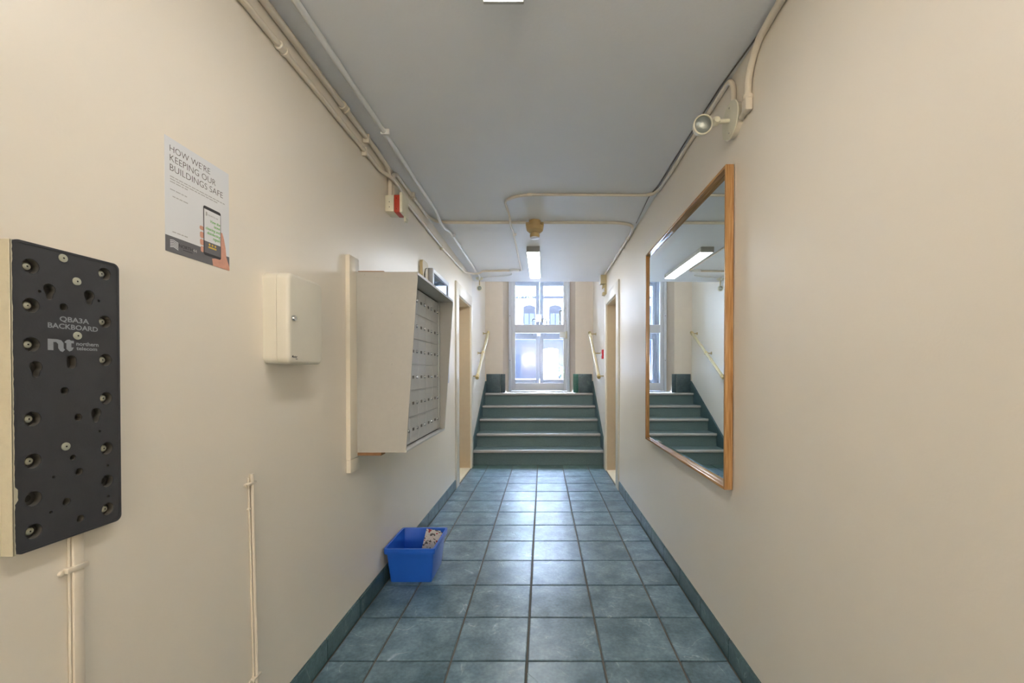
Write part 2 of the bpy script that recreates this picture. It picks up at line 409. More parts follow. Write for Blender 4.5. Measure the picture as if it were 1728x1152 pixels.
# entrance wall with the doorway
S(prism('wall_back', [(-1.2, 0.3), (-1.2, 3.55), (1.08, 3.55), (1.08, 0.3), (0.5355, 0.3), (0.5355, 3.15), (-0.6585, 3.15), (-0.6585, 0.3)], 'y', 7.03, 7.25, 'back_wall_paint'))
S(prism('trim_1', [(-0.66, 7.031), (-0.574, 7.17), (-0.574, 7.25), (-0.66, 7.25)], 'z', 0.90, 3.15, 'reveal_shade'))
S(prism('trim_2', [(0.537, 7.031), (0.453, 7.17), (0.453, 7.25), (0.537, 7.25)], 'z', 0.90, 3.15, 'reveal_shade'))
# side doors: casing, threshold and leaf
def side_door(side, y0, y1, xw, n, t0):
    s = 1 if side == 'left' else -1            # +1: the room lies on +x
    cw = 0.145
    S(box('trim_%d' % t0, xw, xw+s*0.018, y0-cw, y0, 0, DH+0.125, 'trim_paint', None, 0.003))
    S(box('trim_%d' % (t0+1), xw, xw+s*0.018, y1, min(y1+cw, 5.63), 0, DH+0.125, 'trim_paint', None, 0.003))
    S(box('trim_%d' % (t0+2), xw, xw+s*0.016, y0+0.0005, y1-0.0005, DH, DH+0.125, 'trim_paint', None, 0.003))
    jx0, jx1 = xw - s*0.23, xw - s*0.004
    S(box('trim_%d' % (t0+3), jx0, jx1, y1-0.012, y1, 0.012, DH, 'jamb_shade'))
    S(box('trim_%d' % (t0+4), jx0, jx1, y0, y0+0.012, 0.012, DH, 'jamb_shade'))
    S(box('trim_%d' % (t0+5), jx0, jx1, y0+0.012, y1-0.012, DH-0.012, DH, 'jamb_shade'))
    S(box('threshold_%s' % side, jx0, xw+s*0.0, y0, y1, 0.0, 0.012, 'cream_plinth'))
    d = S(empty('door_%d' % n, (xw-s*0.185, (y0+y1)/2, 0.014)))
    dx0, dx1 = xw-s*0.205, xw-s*0.165
    box('door_leaf', dx0, dx1, y0+0.014, y1-0.014, 0.016, DH-0.014, 'trim_paint', d)
    for za, zb in ((0.2, 0.85), (1.02, 1.92)):
        box('door_panel', dx1, dx1+s*0.006, y0+0.12, y1-0.12, za, zb, 'trim_paint', d, 0.003)
    lathe('door_knob', [(0.012, 0), (0.012, 0.03), (0.026, 0.04), (0.028, 0.055), (0.015, 0.065), (0, 0.067)], (dx1, y0+0.075, 0.98), (s, 0, 0), 'brass', d, 16)
side_door('left', LD0, LD1, XL, 2, 3)
side_door('right', RD0, RD1, XR, 3, 9)
# tile baseboards
def baseboard(side, xw, y_end):
    s = 1 if side == 'left' else -1
    b = S(empty('baseboard_'+side, (xw+s*0.004, 1.0, 0)))
    src = None
    box('grout_strip', xw, xw+s*0.0035, YB+0.001, y_end-0.001, 0.007, 0.097, 'grout', b)
    ys = [y for y in rowy if y < y_end-0.05] + [y_end]
    for j in range(len(ys)-1):
        y0, y1 = ys[j]+0.003, ys[j+1]-0.003
        h = 0.1
        if src and abs((y1-y0)-src[1]) < 1e-4:
            share('tile', src[0], b, (xw+s*0.0045, (y0+y1)/2, 0.007))
        else:
            bm = bmesh.new(); bbox(bm, min(xw, xw+s*0.009), max(xw, xw+s*0.009), y0, y1, 0.007, h)
            e = [e for e in bm.edges if all(v.co.z > h-1e-6 and abs(v.co.x-xw) > 0.008 for v in e.verts)]
            bmesh.ops.bevel(bm, geom=e, offset=0.005, segments=2, affect='EDGES')
            o = from_bm('tile', bm, 'slate_base', b)
            if j > 0 and src is None: src = (o, y1-y0)
baseboard('left', XL, LD0-0.145)
baseboard('right', XR, RD0-0.145)

# ------------------------------------------------------------------ stairs
st = empty('staircase', (-0.06, 5.7, 0))
tag(st, 'five teal steps with pale grey nosings climbing to the glass entrance door', 'stairs')
tops = [0.205, 0.384, 0.559, 0.733, 0.912]
for i, z in enumerate(tops):
    yn = 5.685+0.3*i
    ye = 7.02 if i == 4 else yn+0.345
    zb = tops[i-1] if i else 0.007
    # riser and tread of one step
    bm = bmesh.new()
    prof = [(yn+0.02, zb), (yn+0.02, z-0.034), (yn+0.004, z-0.034), (yn+0.004, z-0.0005), (ye, z-0.0005), (ye, zb)]
    stp = prism('step', prof, 'x', -0.9318, 0.8118, 'stair_rubber', st)
    nz = [(yn, z-0.030), (yn-0.006, z-0.022), (yn-0.006, z-0.006), (yn, z+0.002), (yn+0.03, z+0.003), (yn+0.03, z-0.0005), (yn+0.004, z-0.0005), (yn+0.004, z-0.034)]
    prism('nosing', nz, 'x', -0.930, 0.810, 'nosing_grey', stp)
for s, xa, xb in ((-1, -0.9499, -0.932), (1, 0.8299, 0.812)):
    y0 = 5.655 if s < 0 else 5.6
    def sk(y): return 0.205 + (y-5.685)*0.179/0.3
    prism('skirt_board', [(5.70, 0.01), (5.66, 0.01), (5.66, 0.24), (5.70, 0.30), (7.029, sk(7.029)+0.10), (7.029, 0.5)], 'x', xa, xb, 'skirt_teal', st)
bb = S(empty('baseboard_back', (-0.06, 7.02, 0.912)))
for (xa, xb, m) in ((-0.931, -0.70, 'landing_tile'), (-0.697, -0.618, 'landing_tile'), (0.499, 0.586, 'landing_green'), (0.589, 0.811, 'landing_tile')):
    box('tile', xa, xb, 7.019, 7.0295, 0.913, 1.222, m, bb, 0.002)

def handrail(name, label, xw, s, pts, p0, p1):
    r = empty(name, (xw, p0[1], p0[2])); tag(r, label, 'handrail', 'stair handrails')
    P0, P1 = Vector(p0), Vector(p1); d = (P1-P0).normalized()
    tube('rail', [P0, P1], 0.0225, 'brass_pale', r, seg=16)
    for q, a in ((P0, -1), (P1, 1)):
        lathe('end_cap', [(0.0245, -0.012), (0.0255, 0.0), (0.022, 0.008), (0, 0.011)], q, d*a, 'brass', r, 16)
    for (y, z) in pts:
        t = (y-p0[1])/(p1[1]-p0[1]); c = P0.lerp(P1, t)
        b = lathe('bracket', [(0.024, 0), (0.024, 0.004), (0.008, 0.008), (0.0075, 0.072), (0.0001, 0.073)], (xw, y, c.z), (s, 0, 0), 'brass', r, 14)
        lathe('collar', [(0.0262, -0.012), (0.0262, 0.012)], c, d, 'brass', r, 16)
handrail('handrail', 'brass tube handrail on the left stair wall', -0.95, 1, [(6.79, 0), (6.235, 0), (5.69, 0)], (-0.872, 5.655, 1.178), (-0.872, 6.83, 1.893))
handrail('handrail', 'brass tube handrail on the right stair wall above the red call point', 0.83, -1, [(6.65, 0), (6.13, 0), (5.61, 0)], (0.735, 5.585, 1.186), (0.735, 6.69, 1.872))

# ------------------------------------------------------------------ inner entrance door
d1 = S(empty('door_1', (-0.06, 7.2, 0.915)))
YD0, YD1 = 7.175, 7.222
box('jamb', -0.5735, -0.531, 7.16, 7.24, 0.915, 3.10, 'alu', d1, 0.003)
box('jamb', 0.411, 0.4525, 7.16, 7.24, 0.915, 3.10, 'alu', d1, 0.003)
box('head_jamb', -0.531, 0.411, 7.16, 7.24, 3.05, 3.10, 'alu', d1, 0.003)
box('stile', -0.528, -0.464, YD0, YD1, 0.945, 3.045, 'alu', d1, 0.003)
box('stile', 0.347, 0.408, YD0, YD1, 0.945, 3.045, 'alu', d1, 0.003)
box('rail', -0.464, 0.347, YD0, YD1, 0.945, 1.07, 'alu', d1, 0.003)
box('rail', -0.464, 0.347, YD0, YD1, 1.912, 2.053, 'alu', d1, 0.003)
box('rail', -0.464, 0.347, YD0, YD1, 2.975, 3.045, 'alu', d1, 0.003)
box('pane', -0.466, 0.349, 7.197, 7.202, 1.068, 1.914, 'clear_glass', d1)
box('pane', -0.466, 0.349, 7.197, 7.202, 2.051, 2.977, 'clear_glass', d1)
lk = box('lock_box', 0.281, 0.375, 7.12, 7.175, 1.826, 1.926, 'lamp_housing', d1, 0.003)
box('lock_bracket', 0.379, 0.408, 7.135, 7.175, 1.812, 1.937, 'dull_steel', d1, 0.002)
tube('pull_handle', [(0.378, 7.222, 2.30), (0.378, 7.27, 2.30), (0.29, 7.27, 2.30), (0.29, 7.27, 2.06), (0.29, 7.27, 1.98), (0.29, 7.222, 1.98)], 0.0115, 'dull_steel', d1, 0.035)
for z in (2.33, 2.115): lathe('bolt_head', [(0.007, 0), (0.006, 0.003), (0, 0.004)], (0.384, YD0, z), (0, -1, 0), 'dull_steel', d1, 10)
for z in (2.2, 1.45): lathe('bolt_head', [(0.006, 0), (0.005, 0.003), (0, 0.004)], (-0.552, 7.16, z), (0, -1, 0), 'dark_gap', d1, 10)
th = box('threshold', -0.60, 0.478, 7.032, 7.24, 0.9125, 0.932, 'chrome', d1, 0.003)
# vestibule between the two sets of doors
S(box('floor_vestibule', -1.1, 1.0, 7.25, 8.46, 0.80, 0.93, 'ground_concrete'))
S(box('wall_vestibule_left', -1.1, -0.86, 7.25, 8.56, 0.93, 3.45, 'stair_wall_paint'))
S(box('wall_vestibule_right', 0.74, 1.0, 7.25, 8.56, 0.93, 3.45, 'stair_wall_paint'))
S(box('ceiling_vestibule', -1.1, 1.0, 7.25, 8.56, 3.10, 3.45, 'ceiling_paint'))
# outer pair of doors
def outer_leaf(n, xa, xb, hinge):
    d = S(empty('door_%d' % n, ((xa+xb)/2, 8.5, 0.95)))
    y0, y1 = 8.48, 8.525
    for a, b in ((xa, xa+0.074), (xb-0.074, xb)): box('stile', a, b, y0, y1, 0.95, 3.04, 'alu_outer', d, 0.003)
    for a, b in ((0.95, 1.108), (1.904, 2.15), (2.966, 3.04)): box('rail', xa+0.074, xb-0.074, y0, y1, a, b, 'alu_outer', d, 0.003)
    for a, b in ((1.106, 1.906), (2.148, 2.968)): box('pane', xa+0.072, xb-0.072, 8.50, 8.505, a, b, 'clear_glass', d)
    x = xb-0.037 if hinge < 0 else xa+0.037
    tube('pull_handle', [(x, y0, 2.30), (x, y0-0.06, 2.30), (x+hinge*0.10, y0-0.06, 2.30), (x+hinge*0.10, y0-0.06, 2.0), (x+hinge*0.10, y0, 2.0)], 0.012, 'alu_outer', d, 0.04)
outer_leaf(4, -0.765, -0.0665, -1)
outer_leaf(5, -0.0615, 0.637, 1)
S(prism('trim_20', [(-0.86, 0.93), (-0.86, 3.10), (0.74, 3.10), (0.74, 0.93), (0.64, 0.93), (0.64, 3.045), (-0.768, 3.045), (-0.768, 0.93)], 'y', 8.46, 8.56, 'alu_outer'))

# ------------------------------------------------------------------ street outside
S(box('ground', -40, 40, 8.57, 60, 0.4, 0.78, 'ground_concrete'))
S(box('step_outside', -1.6, 1.4, 8.56, 9.6, 0.4, 0.93, 'ground_concrete'))
bld = empty('brick_building', (0, 32, 0.78)); tag(bld, 'pale painted brick building seen across the street through the glass door', 'building')
box('wall', -16, 16, 32, 40, 0.78, 14, 'painted_brick', bld)
box('string_course', -16, 16, 31.9, 32, 6.78, 6.95, 'far_trim', bld)
def arch(x0, x1, z0, z1, rise):
    pts = [(x0, z0), (x1, z0)]
    for k in range(9):
        t = k/8; pts.append((x1+(x0-x1)*t, z1+rise*math.sin(PI*t)))
    return pts
for i in range(-5, 6):
    x0 = -1.466 + i*1.95
    f = prism('window', arch(x0, x0+0.9, 4.3, 6.15, 0.13), 'y', 31.93, 32.02, 'far_trim', bld)
    box('pane', x0+0.08, x0+0.42, 31.915, 31.93, 4.4, 5.65, 'far_window', f)
    box('pane', x0+0.48, x0+0.82, 31.915, 31.93, 4.4, 5.65, 'far_window', f)
box('shade_band', -16, 16, 31.95, 32, 0.78, 4.25, 'far_wall_shade', bld)  # band added over the lower wall, its shade put into the dark colour
dd = prism('door', arch(0.0, 1.15, 0.80, 2.95, 0.12), 'y', 31.9, 32.02, 'alu_outer', bld)
prism('door_leaf', arch(0.16, 0.99, 0.80, 2.76, 0.07), 'y', 31.86, 31.9, 'far_door', dd)
lathe('door_knob', [(0.05, 0), (0.05, 0.05), (0, 0.06)], (0.93, 31.86, 1.85), (0, -1, 0), 'ink_dark', dd, 10)
tr = empty('street_tree', (-3.3, 19, 0.78)); tag(tr, 'leafy branch of a street tree outside, behind the upper left door pane', 'tree')
tube('trunk', [(-3.3, 19, 0.78), (-3.2, 19, 3.2), (-3.0, 19.1, 5.2), (-3.2, 19, 8)], [0.2, 0.17, 0.13, 0.06], 'bark', tr, rnd=False)
bm = bmesh.new()
brs = [[(-3.05, 19.05, 4.9), (-1.9, 19, 5.45), (-1.2, 19, 5.2), (-0.7, 19, 4.72), (-0.35, 19, 4.45)], [(-1.2, 19, 5.2), (-0.6, 19.1, 5.05), (-0.2, 19.1, 4.7)], [(-1.5, 19, 5.3), (-1.1, 18.9, 4.9), (-0.9, 18.9, 4.7)], [(-3.0, 19.1, 5.2), (-2.2, 19.2, 6.2), (-1.0, 19.2, 6.4)]]
for k, b in enumerate(brs):
    r0 = 0.05 if k in (0, 3) else 0.02
    sub = bmesh.new(); sweep(sub, b, [r0*(1-0.75*i/(len(b)-1)) for i in range(len(b))], 6)
    me = bpy.data.meshes.new('t'); sub.to_mesh(me); sub.free(); bm.from_mesh(me); bpy.data.meshes.remove(me)
from_bm('branch', bm, 'bark', tr, 50)
bm = bmesh.new()
for b in brs:
    for i in range(len(b)-1):
        for q in range(26):
            p = Vector(b[i]).lerp(Vector(b[i+1]), random.random()) + Vector((random.gauss(0, .14), random.gauss(0, .14), random.gauss(0.02, .12)))
            a = Matrix.Rotation(random.uniform(0, 6.28), 3, 'Z') @ Matrix.Rotation(random.uniform(-1, 1), 3, 'X')
            w, h = 0.035, 0.08
            bm.faces.new([bm.verts.new(p + a @ Vector(c)) for c in ((0, 0, -h), (w, 0, 0), (0, 0, h), (-w, 0, 0))])
tag(from_bm('foliage', bm, 'leaf', tr), kind='stuff')
bu = empty('shrub', (1.45, 30.5, 0.78)); tag(bu, 'small pale shrub by the building door across the street', 'shrub')
tube('stem', [(1.45, 30.5, 0.78), (1.45, 30.5, 1.3)], 0.03, 'bark', bu)
bm = bmesh.new()
for q in range(260):
    p = Vector((1.45, 30.5, 1.25)) + Vector((random.gauss(0, .13), random.gauss(0, .13), random.gauss(0, .2)))
    a = Matrix.Rotation(random.uniform(0, 6.28), 3, 'Z') @ Matrix.Rotation(random.uniform(-1, 1), 3, 'X')
    bm.faces.new([bm.verts.new(p + a @ Vector(c)) for c in ((0, 0, -.06), (.04, 0, 0), (0, 0, .06), (-.04, 0, 0))])
tag(from_bm('foliage', bm, 'leaf', bu), kind='stuff')

# ------------------------------------------------------------------ ceiling lamps
def fixture(label, xc, y0, y1, dm, up=0.0):
    f = empty('fluorescent_light', (xc, (y0+y1)/2, 2.453)); tag(f, label, 'ceiling light', 'fluorescent ceiling fixtures')
    w = 0.066
    box('housing', xc-0.058, xc+0.058, y0+0.012, y1-0.012, 2.492, ZC, 'lamp_housing', f)
    for a in (xc-w, xc+w-0.003): box('side_rail', a, a+0.003, y0+0.012, y1-0.012, 2.4605, ZC, 'lamp_housing', f)
    prof = [(xc-w+0.0035, 2.472), (xc-w+0.0035, 2.460), (xc-w+0.010, 2.4565), (xc-w+0.022, 2.4545), (xc+w-0.022, 2.4545), (xc+w-0.010, 2.4565), (xc+w-0.0035, 2.460), (xc+w-0.0035, 2.472)]
    prism('diffuser', prof, 'y', y0+0.012, y1-0.012, dm, f)
    for a, b in ((y0, y0+0.0115), (y1-0.0115, y1)):
        box('end_cap', xc-w, xc+w, a, b, 2.453, ZC, 'cap_grey', f, 0.002)
    return f
fixture('fluorescent ceiling light cut off by the top edge, nearest the camera', -0.128, 0.187, 1.407, 'diffuser_warm')
for sx, side_ in ((-0.6, 'left'), (0.47, 'right')):  # unseen globes added behind the camera to even out the corridor light
    w_ = empty('fill_globe', (sx, YB+0.1, 1.7)); tag(w_, 'added opal fill globe on the end wall behind the camera, %s of the pair' % side_, 'added fill lamp', 'added fill globes on the end wall')
    lathe('wall_plate', [(0.06, 0), (0.06, 0.02), (0.02, 0.03)], (sx, YB, 1.66), (0, 1, 0), 'brass', w_, 24)
    tube('arm', [(sx, YB+0.02, 1.66), (sx, YB+0.16, 1.66), (sx, YB+0.16, 1.71)], 0.012, 'brass', w_, 0.03)
    lathe('globe', [(0.03, -0.117), (0.07, -0.098), (0.1, -0.068), (0.12, -0.012), (0.112, 0.045), (0.085, 0.086), (0.045, 0.112), (0, 0.121)], (sx, YB+0.16, 1.825), (0, 0, 1), 'fill_back', w_, 24, 80)
fixture('fluorescent ceiling light glowing above the foot of the stairs', -0.097, 4.273, 5.493, 'diffuser_cool')

lt = empty('landing_fill_light', (-0.06, 6.45, 3.38)); tag(lt, 'added unseen round fill light on the high stairwell ceiling above the landing', 'ceiling light')  # added out of view to brighten the stairs and back wall
lathe('base', [(0.15, 0), (0.15, 0.015)], (-0.06, 6.45, 3.45), (0, 0, -1), 'lamp_housing', lt, 32)
lathe('diffuser', [(0.14, 0.015), (0.135, 0.04), (0.10, 0.06), (0.05, 0.07), (0, 0.072)], (-0.06, 6.45, 3.45), (0, 0, -1), 'fill_landing', lt, 32)

# ------------------------------------------------------------------ smoke detector
sd = empty('smoke_detector', (-0.067, 3.56, 2.36)); tag(sd, 'tan round heat detector hanging from the ceiling conduit', 'detector')
c = (-0.067, 3.56, ZC)
lathe('base', [(0.049, 0), (0.049, 0.044), (0.055, 0.046)], c, (0, 0, -1), 'detector_tan', sd, 32)
lathe('body', [(0.055, 0.046), (0.073, 0.048), (0.073, 0.056), (0.068, 0.080), (0.050, 0.096), (0.032, 0.100), (0.030, 0.108)], c, (0, 0, -1), 'detector_tan', sd, 32)
lathe('cup', [(0.030, 0.108), (0.040, 0.112), (0.041, 0.124), (0.037, 0.138)], c, (0, 0, -1), 'detector_tan', sd, 32)
lathe('sensor_cap', [(0.036, 0.138), (0.035, 0.146), (0.012, 0.151), (0, 0.151)], c, (0, 0, -1), 'detector_white', sd, 32)
for dx in (-0.062, 0.062): box('conduit_lug', c[0]+dx-0.013, c[0]+dx+0.013, 3.548, 3.572, ZC-0.045, ZC-0.012, 'detector_tan', sd, 0.004)

# ------------------------------------------------------------------ conduits
def conduit(name, label, pts, r, m, cat='conduit', clips=(), rad=0.06, group=None, wall=None, couplings=()):
    o = empty(name, pts[0]); tag(o, label, cat, group)
    tube('pipe', pts, r, m, o, rad, 12)
    for (p, d) in couplings:
        lathe('coupling', [(r*1.25, -0.022), (r*1.45, -0.020), (r*1.45, -0.010), (r*1.2, -0.008), (r*1.2, 0.008), (r*1.45, 0.010), (r*1.45, 0.020), (r*1.25, 0.022)], p, d, m, o, 14)
    for (p, ax) in clips:
        q = Vector(p)
        if ax == 'w':   # clip on a side wall
            box('clip', q.x-r*1.15, q.x+r*1.2, q.y-0.007, q.y+0.007, q.z-r*1.2-0.014, q.z+r*1.2, m, o, 0.002)
        else:
            box('clip', q.x-r*1.2, q.x+r*1.2+0.014, q.y-0.007, q.y+0.007, q.z-r*1.2, min(q.z+r*1.15, ZC-0.0005), m, o, 0.002)
    return o
xw = XL+0.0135
conduit('conduit', 'lower cream conduit running along the top of the left wall past the alarm', [(xw, -4.3, 2.398), (xw, 1.5, 2.396), (xw, 2.44, 2.400), (xw+0.028, 2.53, 2.402), (xw+0.028, 2.69, 2.405), (xw, 2.80, 2.400), (xw, 3.0, 2.398), (xw, 3.9, 2.395), (xw, 5.05, 2.432), (XL+0.02, 5.17, 2.462), (-0.86, 5.29, 2.468), (-0.79, 5.28, 2.470), (-0.74, 5.26, 2.4965), (-0.516, 5.245, 2.4965), (-0.41, 5.25, 2.4965)], 0.0115, 'pipe_cream',
        clips=[((xw, 2.22, 2.4), 'w'), ((xw, 3.9, 2.395), 'w')], couplings=[((xw, 1.52, 2.396), (0, 1, 0))], rad=0.08)
conduit('conduit', 'upper cream conduit on the left wall bending down into the alarm box', [(xw+0.002, -4.3, 2.482), (xw+0.002, 2.40, 2.478), (xw+0.002, 2.58, 2.462), (xw+0.002, 2.59, 2.305)], 0.0135, 'pipe_cream',
        clips=[((xw+0.002, 2.24, 2.478), 'w')], couplings=[((xw+0.002, 1.99, 2.479), (0, 1, 0))], rad=0.09)
conduit('conduit', 'cream conduit rising from the alarm box, along the corner and across to the detector', [(xw+0.002, 2.628, 2.305), (xw+0.002, 2.628, 2.455), (xw+0.002, 2.69, 2.4965), (xw, 2.80, 2.4965), (xw+0.001, 3.42, 2.4965), (-0.88, 3.54, 2.4965), (-0.78, 3.56, 2.4965), (-0.142, 3.56, 2.4965)], 0.012, 'pipe_cream',
        clips=[((xw, 3.0, 2.4965), 'c')], couplings=[((xw, 3.05, 2.4965), (0, 1, 0))], rad=0.06)
conduit('conduit', 'straight white conduit running along the ceiling near the left wall', [(-0.832, -4.3, 2.496), (-0.83, 1.4, 2.496), (-0.823, 2.2, 2.496), (-0.829, 3.34, 2.496), (-0.834, 3.46, 2.470), (-0.836, 3.64, 2.470), (-0.826, 3.76, 2.496), (-0.822, 3.88, 2.496), (-0.826, 5.58, 2.496)], 0.0125, 'pipe_white',
        clips=[((-0.823, 2.22, 2.496), 'c'), ((-0.822, 3.89, 2.496), 'c')], rad=0.15)
conduit('conduit', 'cream conduit crossing the ceiling from the detector to the right wall', [(0.006, 3.56, 2.4965), (0.63, 3.565, 2.4965), (0.76, 3.62, 2.4965), (0.792, 3.78, 2.4965), (0.792, 4.3, 2.4965), (0.792, 5.40, 2.4965)], 0.012, 'pipe_cream',
        clips=[((0.792, 4.25, 2.4965), 'c'), ((0.792, 4.85, 2.4965), 'c')], couplings=[((0.792, 4.0, 2.4965), (0, 1, 0))], rad=0.12)
tw = conduit('cable', 'thin twin cable crossing the ceiling ahead of the detector and turning toward the lamp', [(0.738, 3.02, 2.500), (-0.10, 3.012, 2.500), (-0.20, 3.045, 2.500), (-0.262, 3.10, 2.500), (-0.278, 3.15, 2.500), (-0.266, 3.38, 2.500), (-0.266, 3.48, 2.474), (-0.266, 3.64, 2.474), (-0.264, 3.76, 2.500), (-0.262, 5.23, 2.500)], 0.0085, 'pipe_cream', 'cable',
        clips=[((-0.263, 3.88, 2.500), 'c'), ((-0.10, 3.013, 2.5), 'c')], rad=0.05)
conduit('cable', 'thin white cable looping over the ceiling behind the remote lamp head', [(-0.385, 5.33, 2.502), (-0.392, 5.50, 2.502), (-0.55, 5.59, 2.502), (-0.71, 5.61, 2.502), (-0.79, 5.66, 2.502)], 0.0065, 'pipe_white', 'cable', rad=0.08)
tube('second_strand', [(0.74, 3.0395, 2.5035), (-0.095, 3.0315, 2.5035), (-0.19, 3.062, 2.5035), (-0.25, 3.115, 2.5035)], 0.0055, 'pipe_cream', tw, 0.05)
jb = empty('junction_box', (-0.35, 5.25, 2.475)); tag(jb, 'small round white ceiling junction box left of the far lamp', 'junction box')
lathe('cover', [(0.058, 0), (0.058, 0.012), (0.05, 0.026), (0.02, 0.032), (0, 0.032)], (-0.35, 5.25, ZC), (0, 0, -1), 'pipe_white', jb, 24)
box('cable_entry', -0.292, -0.268, 5.238, 5.262, 2.488, ZC, 'pipe_white', jb, 0.003)
# right wall run
xr = XR-0.0125
conduit('conduit', 'thick pale conduit curving down the right wall to the emergency light', [(xr-0.002, -4.3, 2.494), (xr-0.002, 1.42, 2.494), (xr-0.002, 1.60, 2.475), (xr-0.002, 1.662, 2.39), (xr-0.002, 1.664, 2.318)], 0.0135, 'pipe_cream', rad=0.13)
cf = empty('conduit_fitting', (xr, 1.665, 2.27)); tag(cf, 'cream elbow fitting beside the emergency light base', 'conduit fitting')
box('elbow_body', xr-0.018, xr+0.0115, 1.648, 1.684, 2.262, 2.318, 'pipe_cream', cf, 0.006)
lathe('hub', [(0.019, -0.008), (0.019, 0.008)], (xr-0.002, 1.664, 2.315), (0, 0, 1), 'pipe_cream', cf, 14)
tube('connector', [(xr, 1.68, 2.278), (xr, 1.722, 2.272)], 0.011, 'pipe_cream', cf)
conduit('conduit', 'slim cream conduit hooking up from the emergency light and along the corner', [(xr, 1.795, 2.378), (xr, 1.795, 2.45), (xr, 1.83, 2.4935), (xr, 1.92, 2.4965), (xr, 2.90, 2.4965), (0.775, 2.99, 2.4975), (0.733, 3.02, 2.500)], 0.0115, 'pipe_cream', rad=0.06)
conduit('cable', 'loose dark wire lying in the right ceiling corner', [(XR-0.006, 1.2, 2.5025), (XR-0.006, 1.55, 2.504), (XR-0.030, 1.9, 2.5055), (XR-0.034, 2.6, 2.5055), (XR-0.032, 2.88, 2.5055), (0.758, 3.05, 2.5055), (0.772, 3.3, 2.505), (0.786, 3.6, 2.5055)], 0.0032, 'slot_dark', 'cable', rad=0.05)

# ------------------------------------------------------------------ fire alarm sounder on the left wall
al = empty('fire_alarm', (-0.90, 2.59, 2.2)); tag(al, 'cream fire alarm sounder with a red middle, on the left wall below the conduits', 'fire alarm')
box('back_box', XL, -0.885, 2.54, 2.645, 2.205, 2.304, 'pale_plastic', al, 0.006)
for z in (2.262, 2.232): lathe('screw_hole', [(0.0028, 0), (0.0022, 0.0006), (0, 0.0006)], (-0.9115, 2.54, z), (0, -1, 0), 'dark_gap', al, 8)
box('red_body', -0.885, -0.849, 2.543, 2.64, 2.203, 2.306, 'alarm_red', al, 0.003)
for z in (2.285, 2.222): lathe('screw_hole', [(0.0028, 0), (0.0022, 0.0006), (0, 0.0006)], (-0.870, 2.543, z), (0, -1, 0), 'dark_gap', al, 8)
box('face_plate', -0.849, -0.832, 2.532, 2.655, 2.198, 2.318, 'pale_plastic', al, 0.004)
prism('tab', [(2.60, 2.1985), (2.655, 2.1985), (2.645, 2.172), (2.61, 2.172)], 'x', -0.846, -0.835, 'pale_plastic', al)

# ------------------------------------------------------------------ remote lamp head by the stairs
rl = empty('remote_lamp', (-0.844, 5.70, 2.33)); tag(rl, 'small round emergency lamp head hanging from the ceiling above the left handrail', 'emergency light')
lathe('canopy', [(0.05, 0), (0.05, 0.010), (0.036, 0.026), (0.012, 0.032)], (-0.844, 5.70, ZC), (0, 0, -1), 'pale_plastic', rl, 24)
tube('stem', [(-0.844, 5.70, 2.482), (-0.844, 5.70, 2.405)], 0.007, 'old_cream', rl)
lathe('head', [(0.0, -0.045), (0.018, -0.042), (0.032, -0.025), (0.038, 0.0), (0.038, 0.014), (0.034, 0.016)], (-0.844, 5.70, 2.372), (0.1, -1, -0.1), 'pale_plastic', rl, 24)
lathe('lens', [(0.033, 0.012), (0.026, 0.018), (0.0, 0.022)], (-0.844, 5.70, 2.372), (0.1, -1, -0.1), 'lamp_lens', rl, 24)
tube('bracket_arm', [(-0.826, 5.60, 2.486), (-0.844, 5.66, 2.486)], 0.011, 'pipe_white', rl)

# ------------------------------------------------------------------ emergency light on the right wall
el = empty('emergency_light', (0.79, 1.795, 2.23)); tag(el, 'cream emergency light with one round lamp head on the right wall above the mirror', 'emergency light')
lathe('wall_base', [(0.068, 0.0), (0.068, 0.022)], (XR, 1.795, 2.303), (-1, 0, 0), 'cream_gloss', el, 40)
lathe('cover_plate', [(0.076, 0.0225), (0.0765, 0.025), (0.074, 0.0285), (0, 0.030)], (XR, 1.795, 2.303), (-1, 0, 0), 'pale_plastic', el, 48)
for dz in (0.052, -0.052): lathe('screw', [(0.004, 0), (0.003, 0.002), (0, 0.0025)], (XR-0.029, 1.795, 2.303+dz), (-1, 0, 0), 'dull_steel', el, 10)
tube('arm', [(XR-0.029, 1.795, 2.303), (0.745, 1.795, 2.300), (0.725, 1.79, 2.297)], 0.009, 'pale_plastic', el)
lathe('knuckle', [(0.0, -0.02), (0.012, -0.018), (0.017, -0.008), (0.017, 0.008), (0.012, 0.018), (0, 0.02)], (0.722, 1.79, 2.297), (0, 1, 0), 'pale_plastic', el, 16)
hc = Vector((0.663, 1.785, 2.276)); hd = (-0.12, -1, -0.22)
hd_o = lathe('lamp_head', [(0, -0.046), (0.020, -0.043), (0.032, -0.029), (0.037, -0.009), (0.0385, 0.012), (0.0385, 0.02), (0.0335, 0.022), (0.0325, 0.014)], hc, hd, 'pale_plastic', el, 32)
lathe('lens', [(0.033, 0.015), (0.027, 0.021), (0.014, 0.025), (0, 0.026)], hc, hd, 'lamp_lens', el, 32)
lathe('top_knob', [(0.011, 0.03), (0.010, 0.048), (0.006, 0.053), (0, 0.054)], hc+Vector((0.006, 0.01, 0)), (0.12, 0.1, 1), 'pale_plastic', el, 14)
tube('head_neck', [(0.722, 1.79, 2.297), (0.698, 1.792, 2.290)], 0.010, 'pale_plastic', el)

